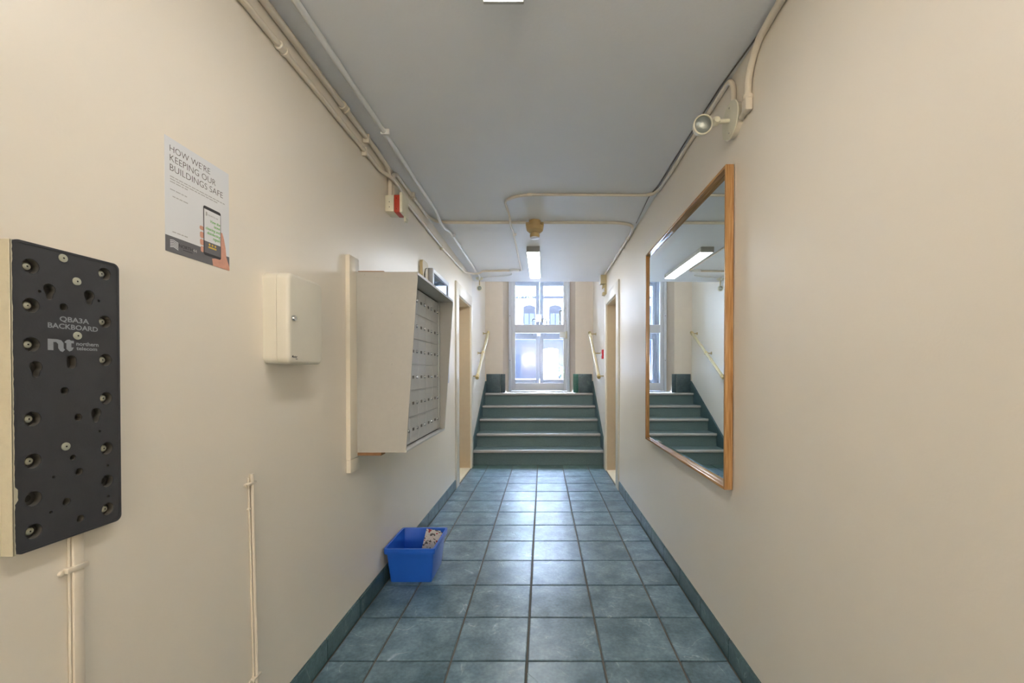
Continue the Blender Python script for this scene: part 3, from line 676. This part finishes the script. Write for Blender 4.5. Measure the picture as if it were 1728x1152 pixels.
# ------------------------------------------------------------------ boxes above the right doorway
jr = empty('junction_box', (0.77, 5.46, 2.38)); tag(jr, 'cream square junction box at the ceiling corner over the right doorway', 'junction box')
box('box_body', 0.735, XR, 5.42, 5.53, 2.378, 2.488, 'old_cream', jr, 0.003)
box('cover', 0.729, 0.735, 5.418, 5.532, 2.375, 2.490, 'pipe_white', jr, 0.002)
ws = empty('wall_sounder', (0.79, 5.46, 2.23)); tag(ws, 'tan wall sounder below the junction box over the right doorway', 'alarm sounder')
box('back_plate', 0.785, XR, 5.42, 5.53, 2.2325, 2.372, 'old_cream', ws, 0.003)
for z0, z1 in ((2.236, 2.272), (2.325, 2.362)): box('end_block', 0.762, 0.785, 5.43, 5.52, z0, z1, 'old_cream', ws, 0.003)
box('grille', 0.775, 0.785, 5.432, 5.518, 2.272, 2.325, 'pipe_white', ws)
# red call point
pc = empty('fire_call_point', (0.82, 5.84, 1.43)); tag(pc, 'small red fire alarm pull station on the right stair wall', 'fire alarm')
box('housing', 0.808, 0.83, 5.80, 5.89, 1.435, 1.56, 'pull_red', pc, 0.004)
box('pull_bar', 0.800, 0.808, 5.815, 5.875, 1.475, 1.50, 'ink_white', pc, 0.002)

# ------------------------------------------------------------------ mirror
mr = empty('wall_mirror', (0.79, 2.505, 0.75)); tag(mr, 'large square mirror with slanted glass border in thin oak frame on the right wall', 'mirror')
my0, my1, mz0, mz1, mf, mw = 1.806, 3.205, 0.750, 2.128, 0.772, 0.012
box('frame_rail', mf, XR-0.0035, my0, my0+mw, mz0, mz1, 'oak_upright', mr, 0.001)
box('frame_rail', mf, XR-0.0035, my1-mw, my1, mz0, mz1, 'oak_upright', mr, 0.001)
box('frame_rail', mf, XR-0.0035, my0+mw, my1-mw, mz0, mz0+mw, 'oak_level', mr, 0.001)
box('frame_rail', mf, XR-0.0035, my0+mw, my1-mw, mz1-mw, mz1, 'oak_level', mr, 0.001)
gx = 0.7965; bw = 0.026
a0, a1, c0, c1 = my0+mw, my1-mw, mz0+mw, mz1-mw
box('backing', 0.8005, XR-0.0005, a0, a1, c0, c1, 'raw_wood', mr)
def gxf(y): return gx - 0.0075*(y-a0)
prism('glass', [(gxf(a0+bw), a0+bw), (gxf(a1-bw), a1-bw), (0.8003, a1-bw), (0.8003, a0+bw)], 'z', c0+bw, c1-bw, 'mirror_silver', mr)
dpt = 0.0022
for P in ([(a0, c0), (a1, c0), (a1-bw, c0+bw), (a0+bw, c0+bw)], [(a1, c0), (a1, c1), (a1-bw, c1-bw), (a1-bw, c0+bw)], [(a1, c1), (a0, c1), (a0+bw, c1-bw), (a1-bw, c1-bw)], [(a0, c1), (a0, c0), (a0+bw, c0+bw), (a0+bw, c1-bw)]):
    bm = bmesh.new()
    F = [bm.verts.new((gxf(p[0])+(dpt if k < 2 else 0), p[0], p[1])) for k, p in enumerate(P)]
    B = [bm.verts.new((0.8003, p[0], p[1])) for p in P]
    bm.faces.new(F); bm.faces.new(B[::-1])
    for k in range(4): bm.faces.new((F[k], B[k], B[(k+1) % 4], F[(k+1) % 4]))
    bmesh.ops.recalc_face_normals(bm, faces=bm.faces)
    from_bm('bevel_strip', bm, 'mirror_bevel', mr)

# ------------------------------------------------------------------ mailbox bank
pk = empty('mounting_board', (-0.927, 2.08, 0.768)); tag(pk, 'cream painted plank on the left wall at the near edge of the mailboxes', 'board')
box('plank', XL, -0.9168, 2.028, 2.13, 0.832, 1.81, 'cream_gloss', pk, 0.0015)
box('plank', XL, -0.9172, 2.030, 2.13, 0.768, 0.8305, 'cream_gloss', pk, 0.0015)
box('back_panel', XL, -0.9168, 2.131, 2.93, 0.86, 1.735, 'cream_gloss', pk)
box('shim', -0.9168, -0.80, 2.105, 2.16, 0.838, 0.8525, 'raw_wood', pk)
box('shim', -0.9168, -0.79, 2.12, 2.16, 1.745, 1.753, 'raw_wood', pk)
mb = empty('mailbox_bank', (-0.79, 2.515, 0.854)); tag(mb, 'grey metal mailbox bank with thirty small locked doors under a hood', 'mailboxes')
XB, MY0, MY1 = -0.9166, 2.10, 2.93
side = [(XB, 0.854), (-0.676, 0.854), (-0.616, 1.715), (-0.616, 1.744), (XB, 1.744)]
prism('side_panel', side, 'y', MY0, MY0+0.004, 'mail_paint', mb)
prism('side_panel', side, 'y', MY1-0.004, MY1, 'mail_paint', mb)
box('hood_panel', XB, -0.6155, MY0+0.0041, MY1-0.0041, 1.731, 1.744, 'mail_paint', mb)
box('side_strip', -0.80, -0.6158, MY0-0.0015, MY0-0.0001, 1.716, 1.7435, 'mail_paint', mb)
box('side_strip', XB, -0.80, MY0-0.0015, MY0-0.0001, 1.716, 1.7435, 'mail_paint', mb)
box('bottom_panel', XB, -0.712, MY0+0.0041, MY1-0.0041, 0.854, 0.860, 'mail_paint', mb)
box('sill', -0.7118, -0.6745, MY0+0.0041, MY1-0.0041, 0.854, 0.864, 'mail_door_paint', mb, 0.001)
box('carcass', XB, -0.722, MY0+0.0041, MY1-0.0041, 0.8605, 1.7305, 'dark_gap', mb)
for z in (1.07, 1.29, 1.54):
    lathe('rivet', [(0.004, 0), (0.003, 0.0016), (0, 0.002)], (-0.745+0.0, MY0, z), (0, -1, 0), 'mail_paint', mb, 10)
lathe('rivet', [(0.0035, 0), (0.003, 0.0016), (0, 0.002)], (-0.632, MY0-0.0015, 1.730), (0, -1, 0), 'mail_paint', mb, 10)
lathe('rivet', [(0.0035, 0), (0.003, 0.0016), (0, 0.002)], (-0.878, MY0-0.0015, 1.730), (0, -1, 0), 'mail_paint', mb, 10)
DY0, DY1, DZ0, DZ1 = 2.118, 2.896, 0.868, 1.722
box('frame_strip', -0.722, -0.705, DY1+0.001, MY1-0.0041, 0.8645, 1.7305, 'mail_door_paint', mb, 0.001)
box('frame_strip', -0.722, -0.705, MY0+0.0041, DY0-0.001, 0.8645, 1.7305, 'mail_door_paint', mb, 0.001)
cw, rh = (DY1-DY0)/5, (DZ1-DZ0)/6
src = None
for r in range(6):
    for c_ in range(5):
        y0, z0 = DY0+c_*cw, DZ0+r*rh
        yc = y0+cw/2
        if src is None:
            dr = box('mailbox_door', -0.7215, -0.7095, y0+0.0015, y0+cw-0.0015, z0+0.002, z0+rh-0.003, 'mail_door_paint', mb, 0.0012, 1)
            ns = box('name_slot', -0.7095, -0.7078, yc-0.035, yc-0.005, z0+rh*0.5-0.008, z0+rh*0.5+0.008, 'slot_dark', dr, 0.0006, 1)
            lo_ = lathe('lock', [(0.010, 0), (0.010, 0.004), (0.0075, 0.008), (0, 0.0085)], (-0.7095, yc+0.042, z0+rh*0.5), (1, 0, 0), 'chrome', dr, 14)
            src = (dr, ns, lo_, yc, z0)
        else:
            off = Vector((0, yc-src[3], z0-src[4]))
            d_ = share('mailbox_door', src[0], mb, WL[src[0].name]+off)
            share('name_slot', src[1], d_, WL[src[1].name]+off)
            share('lock', src[2], d_, WL[src[2].name]+off)
    if r: box('row_ledge', -0.7095, -0.7065, DY0, DY1, DZ0+r*rh-0.0022, DZ0+r*rh+0.0012, 'mail_door_paint', mb)

# ------------------------------------------------------------------ glazed notice case and small box behind the mailboxes
nb = empty('notice_case', (-0.91, 3.73, 1.15)); tag(nb, 'glass-fronted notice case on the left wall behind the mailbox hood', 'notice board')
ny0, ny1, nz0, nz1, nf = 3.445, 4.03, 1.15, 2.093, -0.886
box('backing', XL, -0.93, ny0+0.002, ny1-0.002, nz0+0.002, nz1-0.002, 'board_backing', nb)
fw_ = 0.035
box('frame_rail', XL, nf, ny0, ny0+fw_, nz0, nz1, 'alu', nb, 0.002)
box('frame_rail', XL, nf, ny1-fw_, ny1, nz0, nz1, 'alu', nb, 0.002)
box('frame_rail', XL, nf, ny0+fw_, ny1-fw_, nz0, nz0+fw_, 'alu', nb, 0.002)
box('frame_rail', XL, nf, ny0+fw_, ny1-fw_, nz1-fw_, nz1, 'alu', nb, 0.002)
box('pane', -0.899, -0.895, ny0+fw_, ny1-fw_, nz0+fw_, nz1-fw_, 'clear_glass', nb)
cb = empty('cable_cover', (-0.92, 3.30, 1.8)); tag(cb, 'small cream cover on the wall between mailbox hood and notice case', 'cover')
prism('cover_body', rrect(3.255, 3.41, 1.85, 2.115, 0.03), 'x', XL, -0.915, 'old_cream', cb)
tube('wire', [(-0.911, 3.30, 1.86), (-0.911, 3.30, 2.02), (-0.911, 3.33, 2.06), (-0.911, 3.37, 2.07)], 0.003, 'slot_dark', cb, 0.04)

# ------------------------------------------------------------------ key cabinet
kb = empty('key_cabinet', (-0.895, 1.538, 1.279)); tag(kb, 'cream rounded key cabinet with a chrome lock on the left wall', 'cabinet')
ky0, ky1, kz0, kz1 = 1.429, 1.648, 1.279, 1.588
def rounded_slab(name, x0, x1, r, edge, m, parent, front=True):
    bm = bmesh.new(); pl = rrect(ky0, ky1, kz0, kz1, r, 6)
    def inset(pl, d):
        cy, cz = (ky0+ky1)/2, (kz0+kz1)/2
        return [(cy+(p[0]-cy)*(1-2*d/(ky1-ky0)), cz+(p[1]-cz)*(1-2*d/(kz1-kz0))) for p in pl]
    layers = [(x0, 0)]
    if front:
        for k in range(6):
            t = k/5*PI/2
            layers.append((x1-edge+math.sin(t)*edge, edge*(1-math.cos(t))))
    else: layers.append((x1, 0))
    rings = [[bm.verts.new((x, p[0], p[1])) for p in inset(pl, d)] for x, d in layers]
    n = len(pl)
    for a, b in zip(rings, rings[1:]):
        for k in range(n): bm.faces.new((a[k], a[(k+1) % n], b[(k+1) % n], b[k]))
    bm.faces.new(rings[0][::-1]); bm.faces.new(rings[-1])
    bmesh.ops.recalc_face_normals(bm, faces=bm.faces)
    return from_bm(name, bm, m, parent, 40)
rounded_slab('body', XL, -0.8925, 0.024, 0, 'key_box_paint', kb, False)
kd = rounded_slab('door', -0.8915, -0.85, 0.024, 0.012, 'key_box_paint', kb)
lathe('lock', [(0.0105, 0), (0.0105, 0.004), (0.008, 0.009), (0.0025, 0.0085), (0, 0.005)], (-0.85, 1.452, 1.434), (1, 0, 0), 'chrome', kd, 20)
writing('lettering', 'Master', -0.8499, 1.444, 1.300, 0.032, 0.008, 'ink_dark', kd, 0.01, 0.25)
writing('lettering', 'Lock', -0.8499, 1.466, 1.2945, 0.011, 0.004, 'ink_dark', kd, 0.01, 0.25)

# ------------------------------------------------------------------ poster
ps = empty('notice_poster', (-0.9375, 1.168, 1.553)); tag(ps, 'white safety notice poster with a grey footer and a hand holding a phone', 'poster')
box('sheet', XL+0.0002, XL+0.0007, 1.061, 1.277, 1.553, 1.840, 'paper', ps)
px = XL+0.0007
writing('lettering', "HOW WE'RE", px, 1.076, 1.8065, 0.130, 0.0165, 'ink_brown', ps, -0.012)
writing('lettering', 'KEEPING OUR', px, 1.076, 1.7825, 0.150, 0.0165, 'ink_brown', ps, -0.012)
writing('lettering', 'BUILDINGS SAFE', px, 1.076, 1.7585, 0.177, 0.0165, 'ink_brown', ps, -0.012)
for (ya, yb, z) in ((1.076, 1.264, 1.744), (1.076, 1.238, 1.7375), (1.076, 1.133, 1.731), (1.076, 1.133, 1.7115), (1.083, 1.131, 1.6955), (1.082, 1.13, 1.606)):
    y = ya
    while y < yb-0.004:
        w = min(random.uniform(0.006, 0.016), yb-y)
        flat('fine_print', [(y, z-0.0012), (y+w, z-0.0012), (y+w, z+0.0012), (y, z+0.0012)], px, 'ink_pale', ps)
        y += w+0.0025
flat('footer_band', [(1.061, 1.553), (1.277, 1.553), (1.277, 1.5935), (1.061, 1.5935)], px, 'ink_band', ps)
for k in range(5):
    z = 1.5665+k*0.0042
    flat('emblem_bar', [(1.0745, z+0.001), (1.0845, z+0.0035-k*0.0002), (1.0985, z-0.0012), (1.0985, z-0.0034), (1.0845, z+0.0010), (1.0745, z-0.0014)], px+0.0003, 'ink_white', ps)
writing('lettering', 'NORTH', px+0.0003, 1.101, 1.5725, 0.042, 0.0085, 'ink_dark', ps)
writing('lettering', '44', px+0.0003, 1.145, 1.5725, 0.0125, 0.0085, 'ink_pale', ps)
flat('fine_print', [(1.113, 1.5675), (1.143, 1.5675), (1.143, 1.569), (1.113, 1.569)], px+0.0003, 'ink_dark', ps)
ph = flat('phone_case', rrect(1.180, 1.2435, 1.576, 1.712, 0.006), px+0.0006, 'ink_dark', ps)
flat('phone_screen', [(1.1825, 1.615), (1.2415, 1.615), (1.2415, 1.7035), (1.1825, 1.7035)], px+0.0009, 'paper', ps)
flat('phone_footer', [(1.1825, 1.583), (1.2415, 1.583), (1.2415, 1.615), (1.1825, 1.615)], px+0.0009, 'ink_band', ps)
flat('emblem_bar', [(1.188, 1.685), (1.193, 1.687), (1.193, 1.696), (1.188, 1.697)], px+0.0012, 'ink_pale', ps)
writing('lettering', 'NORTH 44', px+0.0012, 1.196, 1.688, 0.036, 0.0042, 'ink_pale', ps)
for t_, w, z in (('View the', 0.037, 1.6745), ('latest', 0.023, 1.6635), ('cleaning and', 0.053, 1.6515), ('disinfecting', 0.048, 1.6395), ('report', 0.027, 1.6275)):
    writing('lettering', t_, px+0.0012, 1.2405-w, z-0.003, w, 0.0075, 'ink_green', ps, 0.012, 0.15)
for k in range(3): flat('phone_dot', circ(1.2005+k*0.0105, 1.6085, 0.0032, 10), px+0.0012, 'ink_yellow', ps)
flat('phone_button', [(1.1965, 1.5985), (1.2255, 1.5985), (1.2255, 1.603), (1.1965, 1.603)], px+0.0012, 'ink_yellow', ps)
flat('printed_hand', [(1.243, 1.655), (1.249, 1.657), (1.256, 1.640), (1.262, 1.615), (1.265, 1.590), (1.277, 1.562), (1.277, 1.553), (1.214, 1.553), (1.210, 1.572), (1.222, 1.5755), (1.236, 1.576), (1.243, 1.585)], px+0.0003, 'ink_skin', ps)
for (za, zb, w) in ((1.641, 1.652, 0.013), (1.619, 1.636, 0.012), (1.600, 1.616, 0.012), (1.581, 1.597, 0.010)):
    flat('printed_finger', rrect(1.1805-w, 1.1815, za, zb, 0.0045), px+0.0003, 'ink_skin', ps)

# ------------------------------------------------------------------ telephone backboard
tb = empty('backboard', (-0.928, 0.83, 0.93)); tag(tb, 'black telephone wiring backboard with countersunk screws on the left wall', 'backboard')
BIG = [(0.766, 1.4402), (0.766, 1.3701), (0.766, 1.3001), (0.766, 1.166), (0.766, 1.0901), (0.766, 1.0222), (0.766, 0.9632), (0.8952, 1.4562), (0.8952, 1.3561), (0.8952, 1.276), (0.8955, 1.1957), (0.896, 1.09), (0.8965, 1.0212), (0.8967, 0.9618)]
KEY = [(0.7945, 1.4024), (0.8644, 1.4038), (0.772, 1.2579), (0.8753, 1.1644)]
MID = [(0.8179, 1.375), (0.8179, 1.2148), (0.8415, 1.1612), (0.8421, 1.0535), (0.8193, 1.0011), (0.8433, 0.96), (0.8311, 1.0835)]
SML = [(0.7789, 1.3978), (0.8824, 1.3977), (0.882, 1.1285), (0.8977, 1.0538), (0.8982, 0.9885), (0.7978, 1.0537), (0.7928, 0.9891)]
FLT = [(0.8173, 1.4683), (0.8409, 1.4289), (0.841, 1.3221), (0.8183, 1.1074)]
def keyhole(y, z):
    out = []
    for k in range(15):
        t = math.radians(-48 + k*276/14); out.append((y+math.cos(t)*0.0105, z+0.002+math.sin(t)*0.0105))
    for k in range(9):
        t = math.radians(180 + k*180/8); out.append((y+math.cos(t)*0.0058, z-0.012+math.sin(t)*0.0058))
    return out
holes = [circ(y, z, 0.0133 if y < 0.8 else 0.0128, 24) for y, z in BIG] + [keyhole(y, z) for y, z in KEY]
holes += [circ(y, z, 0.0073 if i < 6 else 0.0055, 16) for i, (y, z) in enumerate(MID)] + [circ(y, z, 0.0027, 10) for y, z in SML]
holes.append(rrect(0.8215, 0.8395, 1.257, 1.283, 0.008))
plate_out = rrect(0.7365, 0.924, 0.930, 1.4825, 0.012, 8)
XF = -0.918
fill_holes(plate_out, holes, 0.0018, XF-0.0018, 'front_plate', 'board_black', tb)
fill_holes(rrect(0.7368, 0.9237, 0.9303, 1.4822, 0.012, 8), holes, 0.0111, XF-0.013, 'core_board', 'board_core', tb)
prism('back_plate', rrect(0.7365, 0.924, 0.930, 1.4825, 0.012, 8), 'x', XL, XF-0.0131, 'board_inner', tb)
# raised lip around the rim
lip = fill_holes(rrect(0.7365, 0.924, 0.930, 1.4825, 0.012, 8), [rrect(0.7405, 0.920, 0.934, 1.4785, 0.009, 8)], 0.0012, XF+0.00005, 'rim_lip', 'board_black', tb)
for i, (y, z) in enumerate(BIG):
    if i in (5, 12):
        lathe('screw_hole', [(0.006, 0), (0.006, 0.0006), (0, 0.0006)], (XF-0.013, y, z), (1, 0, 0), 'dark_gap', tb, 14)
    else:
        s_ = lathe('screw', [(0.0072, 0), (0.0072, 0.003), (0.006, 0.0052), (0.003, 0.0064), (0, 0.0066)], (XF-0.0128, y, z), (1, 0, 0), 'screw_metal', tb, 16)
        lathe('drive_recess', [(0.0016, 0), (0.0012, 0.0004), (0, 0.0004)], (XF-0.0063, y, z), (1, 0, 0), 'dark_gap', s_, 8)
for (y, z) in FLT:
    s_ = lathe('screw', [(0.0078, 0), (0.0076, 0.0012), (0.004, 0.002), (0, 0.0022)], (XF, y, z), (1, 0, 0), 'screw_metal', tb, 18)
    lathe('drive_recess', [(0.0018, 0), (0.0014, 0.0003), (0, 0.0003)], (XF+0.0021, y, z), (1, 0, 0), 'dark_gap', s_, 8)
# overpainted near edge with a ragged border
rag = []
z = 0.936
while z < 1.476:
    w = 0.7372 + random.uniform(-0.0004, 0.0009)
    if 1.02 < z < 1.05: w += 0.0045
    rag.append((w, z)); z += random.uniform(0.003, 0.009)
poly = [(0.7345, 0.931), (0.7375, 0.931)] + rag + [(0.7375, 1.4795), (0.7345, 1.4795)]
prism('painted_edge', poly, 'x', XF+0.0013, XF+0.0017, 'old_paint_edge', tb)
box('painted_edge', XL, XF+0.0017, 0.7335, 0.7363, 0.931, 1.4795, 'old_paint_edge', tb, 0.0008, 1)
writing('lettering', 'QBA3A', XF, 0.8105, 1.3475, 0.0525, 0.0095, 'print_grey', tb, 0.022)
writing('lettering', 'BACKBOARD', XF, 0.791, 1.3335, 0.089, 0.0095, 'print_grey', tb, 0.022)
# two-letter emblem: stem, arch, cross stem
def em(poly): flat('emblem', poly, XF, 'print_grey', tb, 0.0003)
em([(0.7905, 1.2915), (0.7995, 1.2915), (0.7995, 1.3070), (0.8045, 1.3070), (0.8075, 1.3035), (0.8075, 1.2960), (0.8110, 1.2905), (0.8150, 1.2890), (0.8190, 1.2935), (0.8165, 1.2960), (0.8165, 1.3060), (0.8125, 1.3110), (0.8060, 1.3125), (0.7905, 1.3125)])
em([(0.8185, 1.3085), (0.8225, 1.3125), (0.8265, 1.3135), (0.8295, 1.3115), (0.8345, 1.3115), (0.8345, 1.3065), (0.8300, 1.3065), (0.8300, 1.2985), (0.8345, 1.2985), (0.8310, 1.2925), (0.8265, 1.2905), (0.8215, 1.2950), (0.8215, 1.3065), (0.8190, 1.3065)])
writing('lettering', 'northern', XF, 0.8390, 1.3030, 0.042, 0.0075, 'print_grey', tb, 0.025)
writing('lettering', 'telecom', XF, 0.8390, 1.2940, 0.039, 0.0070, 'print_grey', tb, 0.025)

# ------------------------------------------------------------------ surface cables on the left wall
rw = empty('cable_raceway', (-0.93, 0.848, 0.11)); tag(rw, 'cream cable raceway running down from the black backboard', 'cable raceway')
box('channel', XL, XL+0.009, 0.840, 0.861, 0.102, 0.9295, 'pipe_cream', rw, 0.003)
tube('edge_cable', [(XL+0.003, 0.8375, 0.102), (XL+0.003, 0.8372, 0.9295)], 0.0025, 'pipe_cream', rw)
st_ = box('strap', XL, XL+0.0115, 0.828, 0.868, 0.855, 0.866, 'pipe_cream', rw, 0.002)
lathe('strap_nail', [(0.006, 0), (0.005, 0.004), (0, 0.005)], (XL, 0.825, 0.858), (1, 0, 0), 'pipe_cream', rw, 12)
sc_ = empty('surface_cable', (-0.93, 1.36, 0.11)); tag(sc_, 'painted pair of surface cables ending midway on the left wall below the key cabinet', 'cable')
tube('cable', [(XL+0.003, 1.349, 0.915), (XL+0.003, 1.360, 0.6), (XL+0.003, 1.369, 0.25), (XL+0.003, 1.371, 0.102)], 0.0032, 'pipe_cream', sc_)
tube('cable', [(XL+0.0055, 1.362, 0.925), (XL+0.0055, 1.370, 0.6), (XL+0.0055, 1.379, 0.25), (XL+0.0055, 1.381, 0.102)], 0.0065, 'pipe_cream', sc_)
for y, z in ((1.358, 0.896), (1.376, 0.262)):
    box('clip', XL, XL+0.0135, y-0.020, y+0.018, z-0.004, z+0.004, 'pipe_cream', sc_, 0.002)
    lathe('clip_nail', [(0.0045, 0), (0.004, 0.004), (0, 0.005)], (XL, y-0.022, z-0.002), (1, 0, 0), 'pipe_cream', sc_, 10)
box('tie', XL, XL+0.008, 1.345, 1.357, 0.812, 0.817, 'pipe_cream', sc_, 0.001)

# ------------------------------------------------------------------ recycling bin and paper
bn = empty('recycling_bin', (-0.78, 2.65, 0.006)); tag(bn, 'open blue plastic recycling bin on the floor against the left wall', 'bin')
def bin_body():
    bm = bmesh.new()
    def ring(x0, x1, y0, y1, z, r):
        return [bm.verts.new((p[0], p[1], z)) for p in rrect(x0, x1, y0, y1, r, 3)]
    R = [ring(-0.905, -0.661, 2.515, 2.775, 0.0065, 0.012), ring(-0.920, -0.640, 2.482, 2.803, 0.205, 0.014), ring(-0.928, -0.630, 2.468, 2.816, 0.205, 0.016), ring(-0.929, -0.629, 2.467, 2.817, 0.222, 0.016),
         ring(-0.917, -0.641, 2.479, 2.805, 0.222, 0.013), ring(-0.916, -0.643, 2.485, 2.800, 0.200, 0.012), ring(-0.901, -0.665, 2.519, 2.771, 0.012, 0.010)]
    n = len(R[0])
    for a, b in zip(R, R[1:]):
        for k in range(n): bm.faces.new((a[k], a[(k+1) % n], b[(k+1) % n], b[k]))
    bm.faces.new(R[0][::-1]); bm.faces.new(R[-1])
    bmesh.ops.recalc_face_normals(bm, faces=bm.faces)
    return bm
from_bm('body', bin_body(), 'bin_blue', bn, 40)
# lip return under the rim
def bin_lip():
    bm = bmesh.new()
    def ring(x0, x1, y0, y1, z, r):
        return [bm.verts.new((p[0], p[1], z)) for p in rrect(x0, x1, y0, y1, r, 3)]
    R = [ring(-0.929, -0.629, 2.467, 2.817, 0.204, 0.016), ring(-0.9275, -0.6305, 2.4685, 2.8155, 0.190, 0.016), ring(-0.925, -0.633, 2.471, 2.813, 0.190, 0.015), ring(-0.9265, -0.6315, 2.4695, 2.8145, 0.2045, 0.015)]
    n = len(R[0])
    for i in range(4):
        a, b = R[i], R[(i+1) % 4]
        for k in range(n): bm.faces.new((a[k], a[(k+1) % n], b[(k+1) % n], b[k]))
    bmesh.ops.recalc_face_normals(bm, faces=bm.faces)
    return bm
from_bm('rim_lip', bin_lip(), 'bin_blue', bn, 40)
def flyer(label, c, w, h, t, rot, m='printed_flyer'):
    bm = bmesh.new(); bbox(bm, -w/2, w/2, -t/2, t/2, 0, h)
    bmesh.ops.transform(bm, matrix=Matrix.Translation(c) @ rot, verts=bm.verts)
    o = from_bm('folded_flyer', bm, m); tag(o, label, 'flyer', 'flyers in the bin'); return o
rot = Matrix.Rotation(math.radians(12), 4, 'Z') @ Matrix.Rotation(math.radians(-24), 4, 'X') @ Matrix.Rotation(math.radians(13), 4, 'Y')
flyer('folded printed flyer leaning upright in the blue bin', (-0.74, 2.655, 0.022), 0.092, 0.232, 0.004, rot)
flyer('second folded flyer tucked behind the leaning one in the bin', (-0.725, 2.667, 0.022), 0.092, 0.218, 0.004, rot)
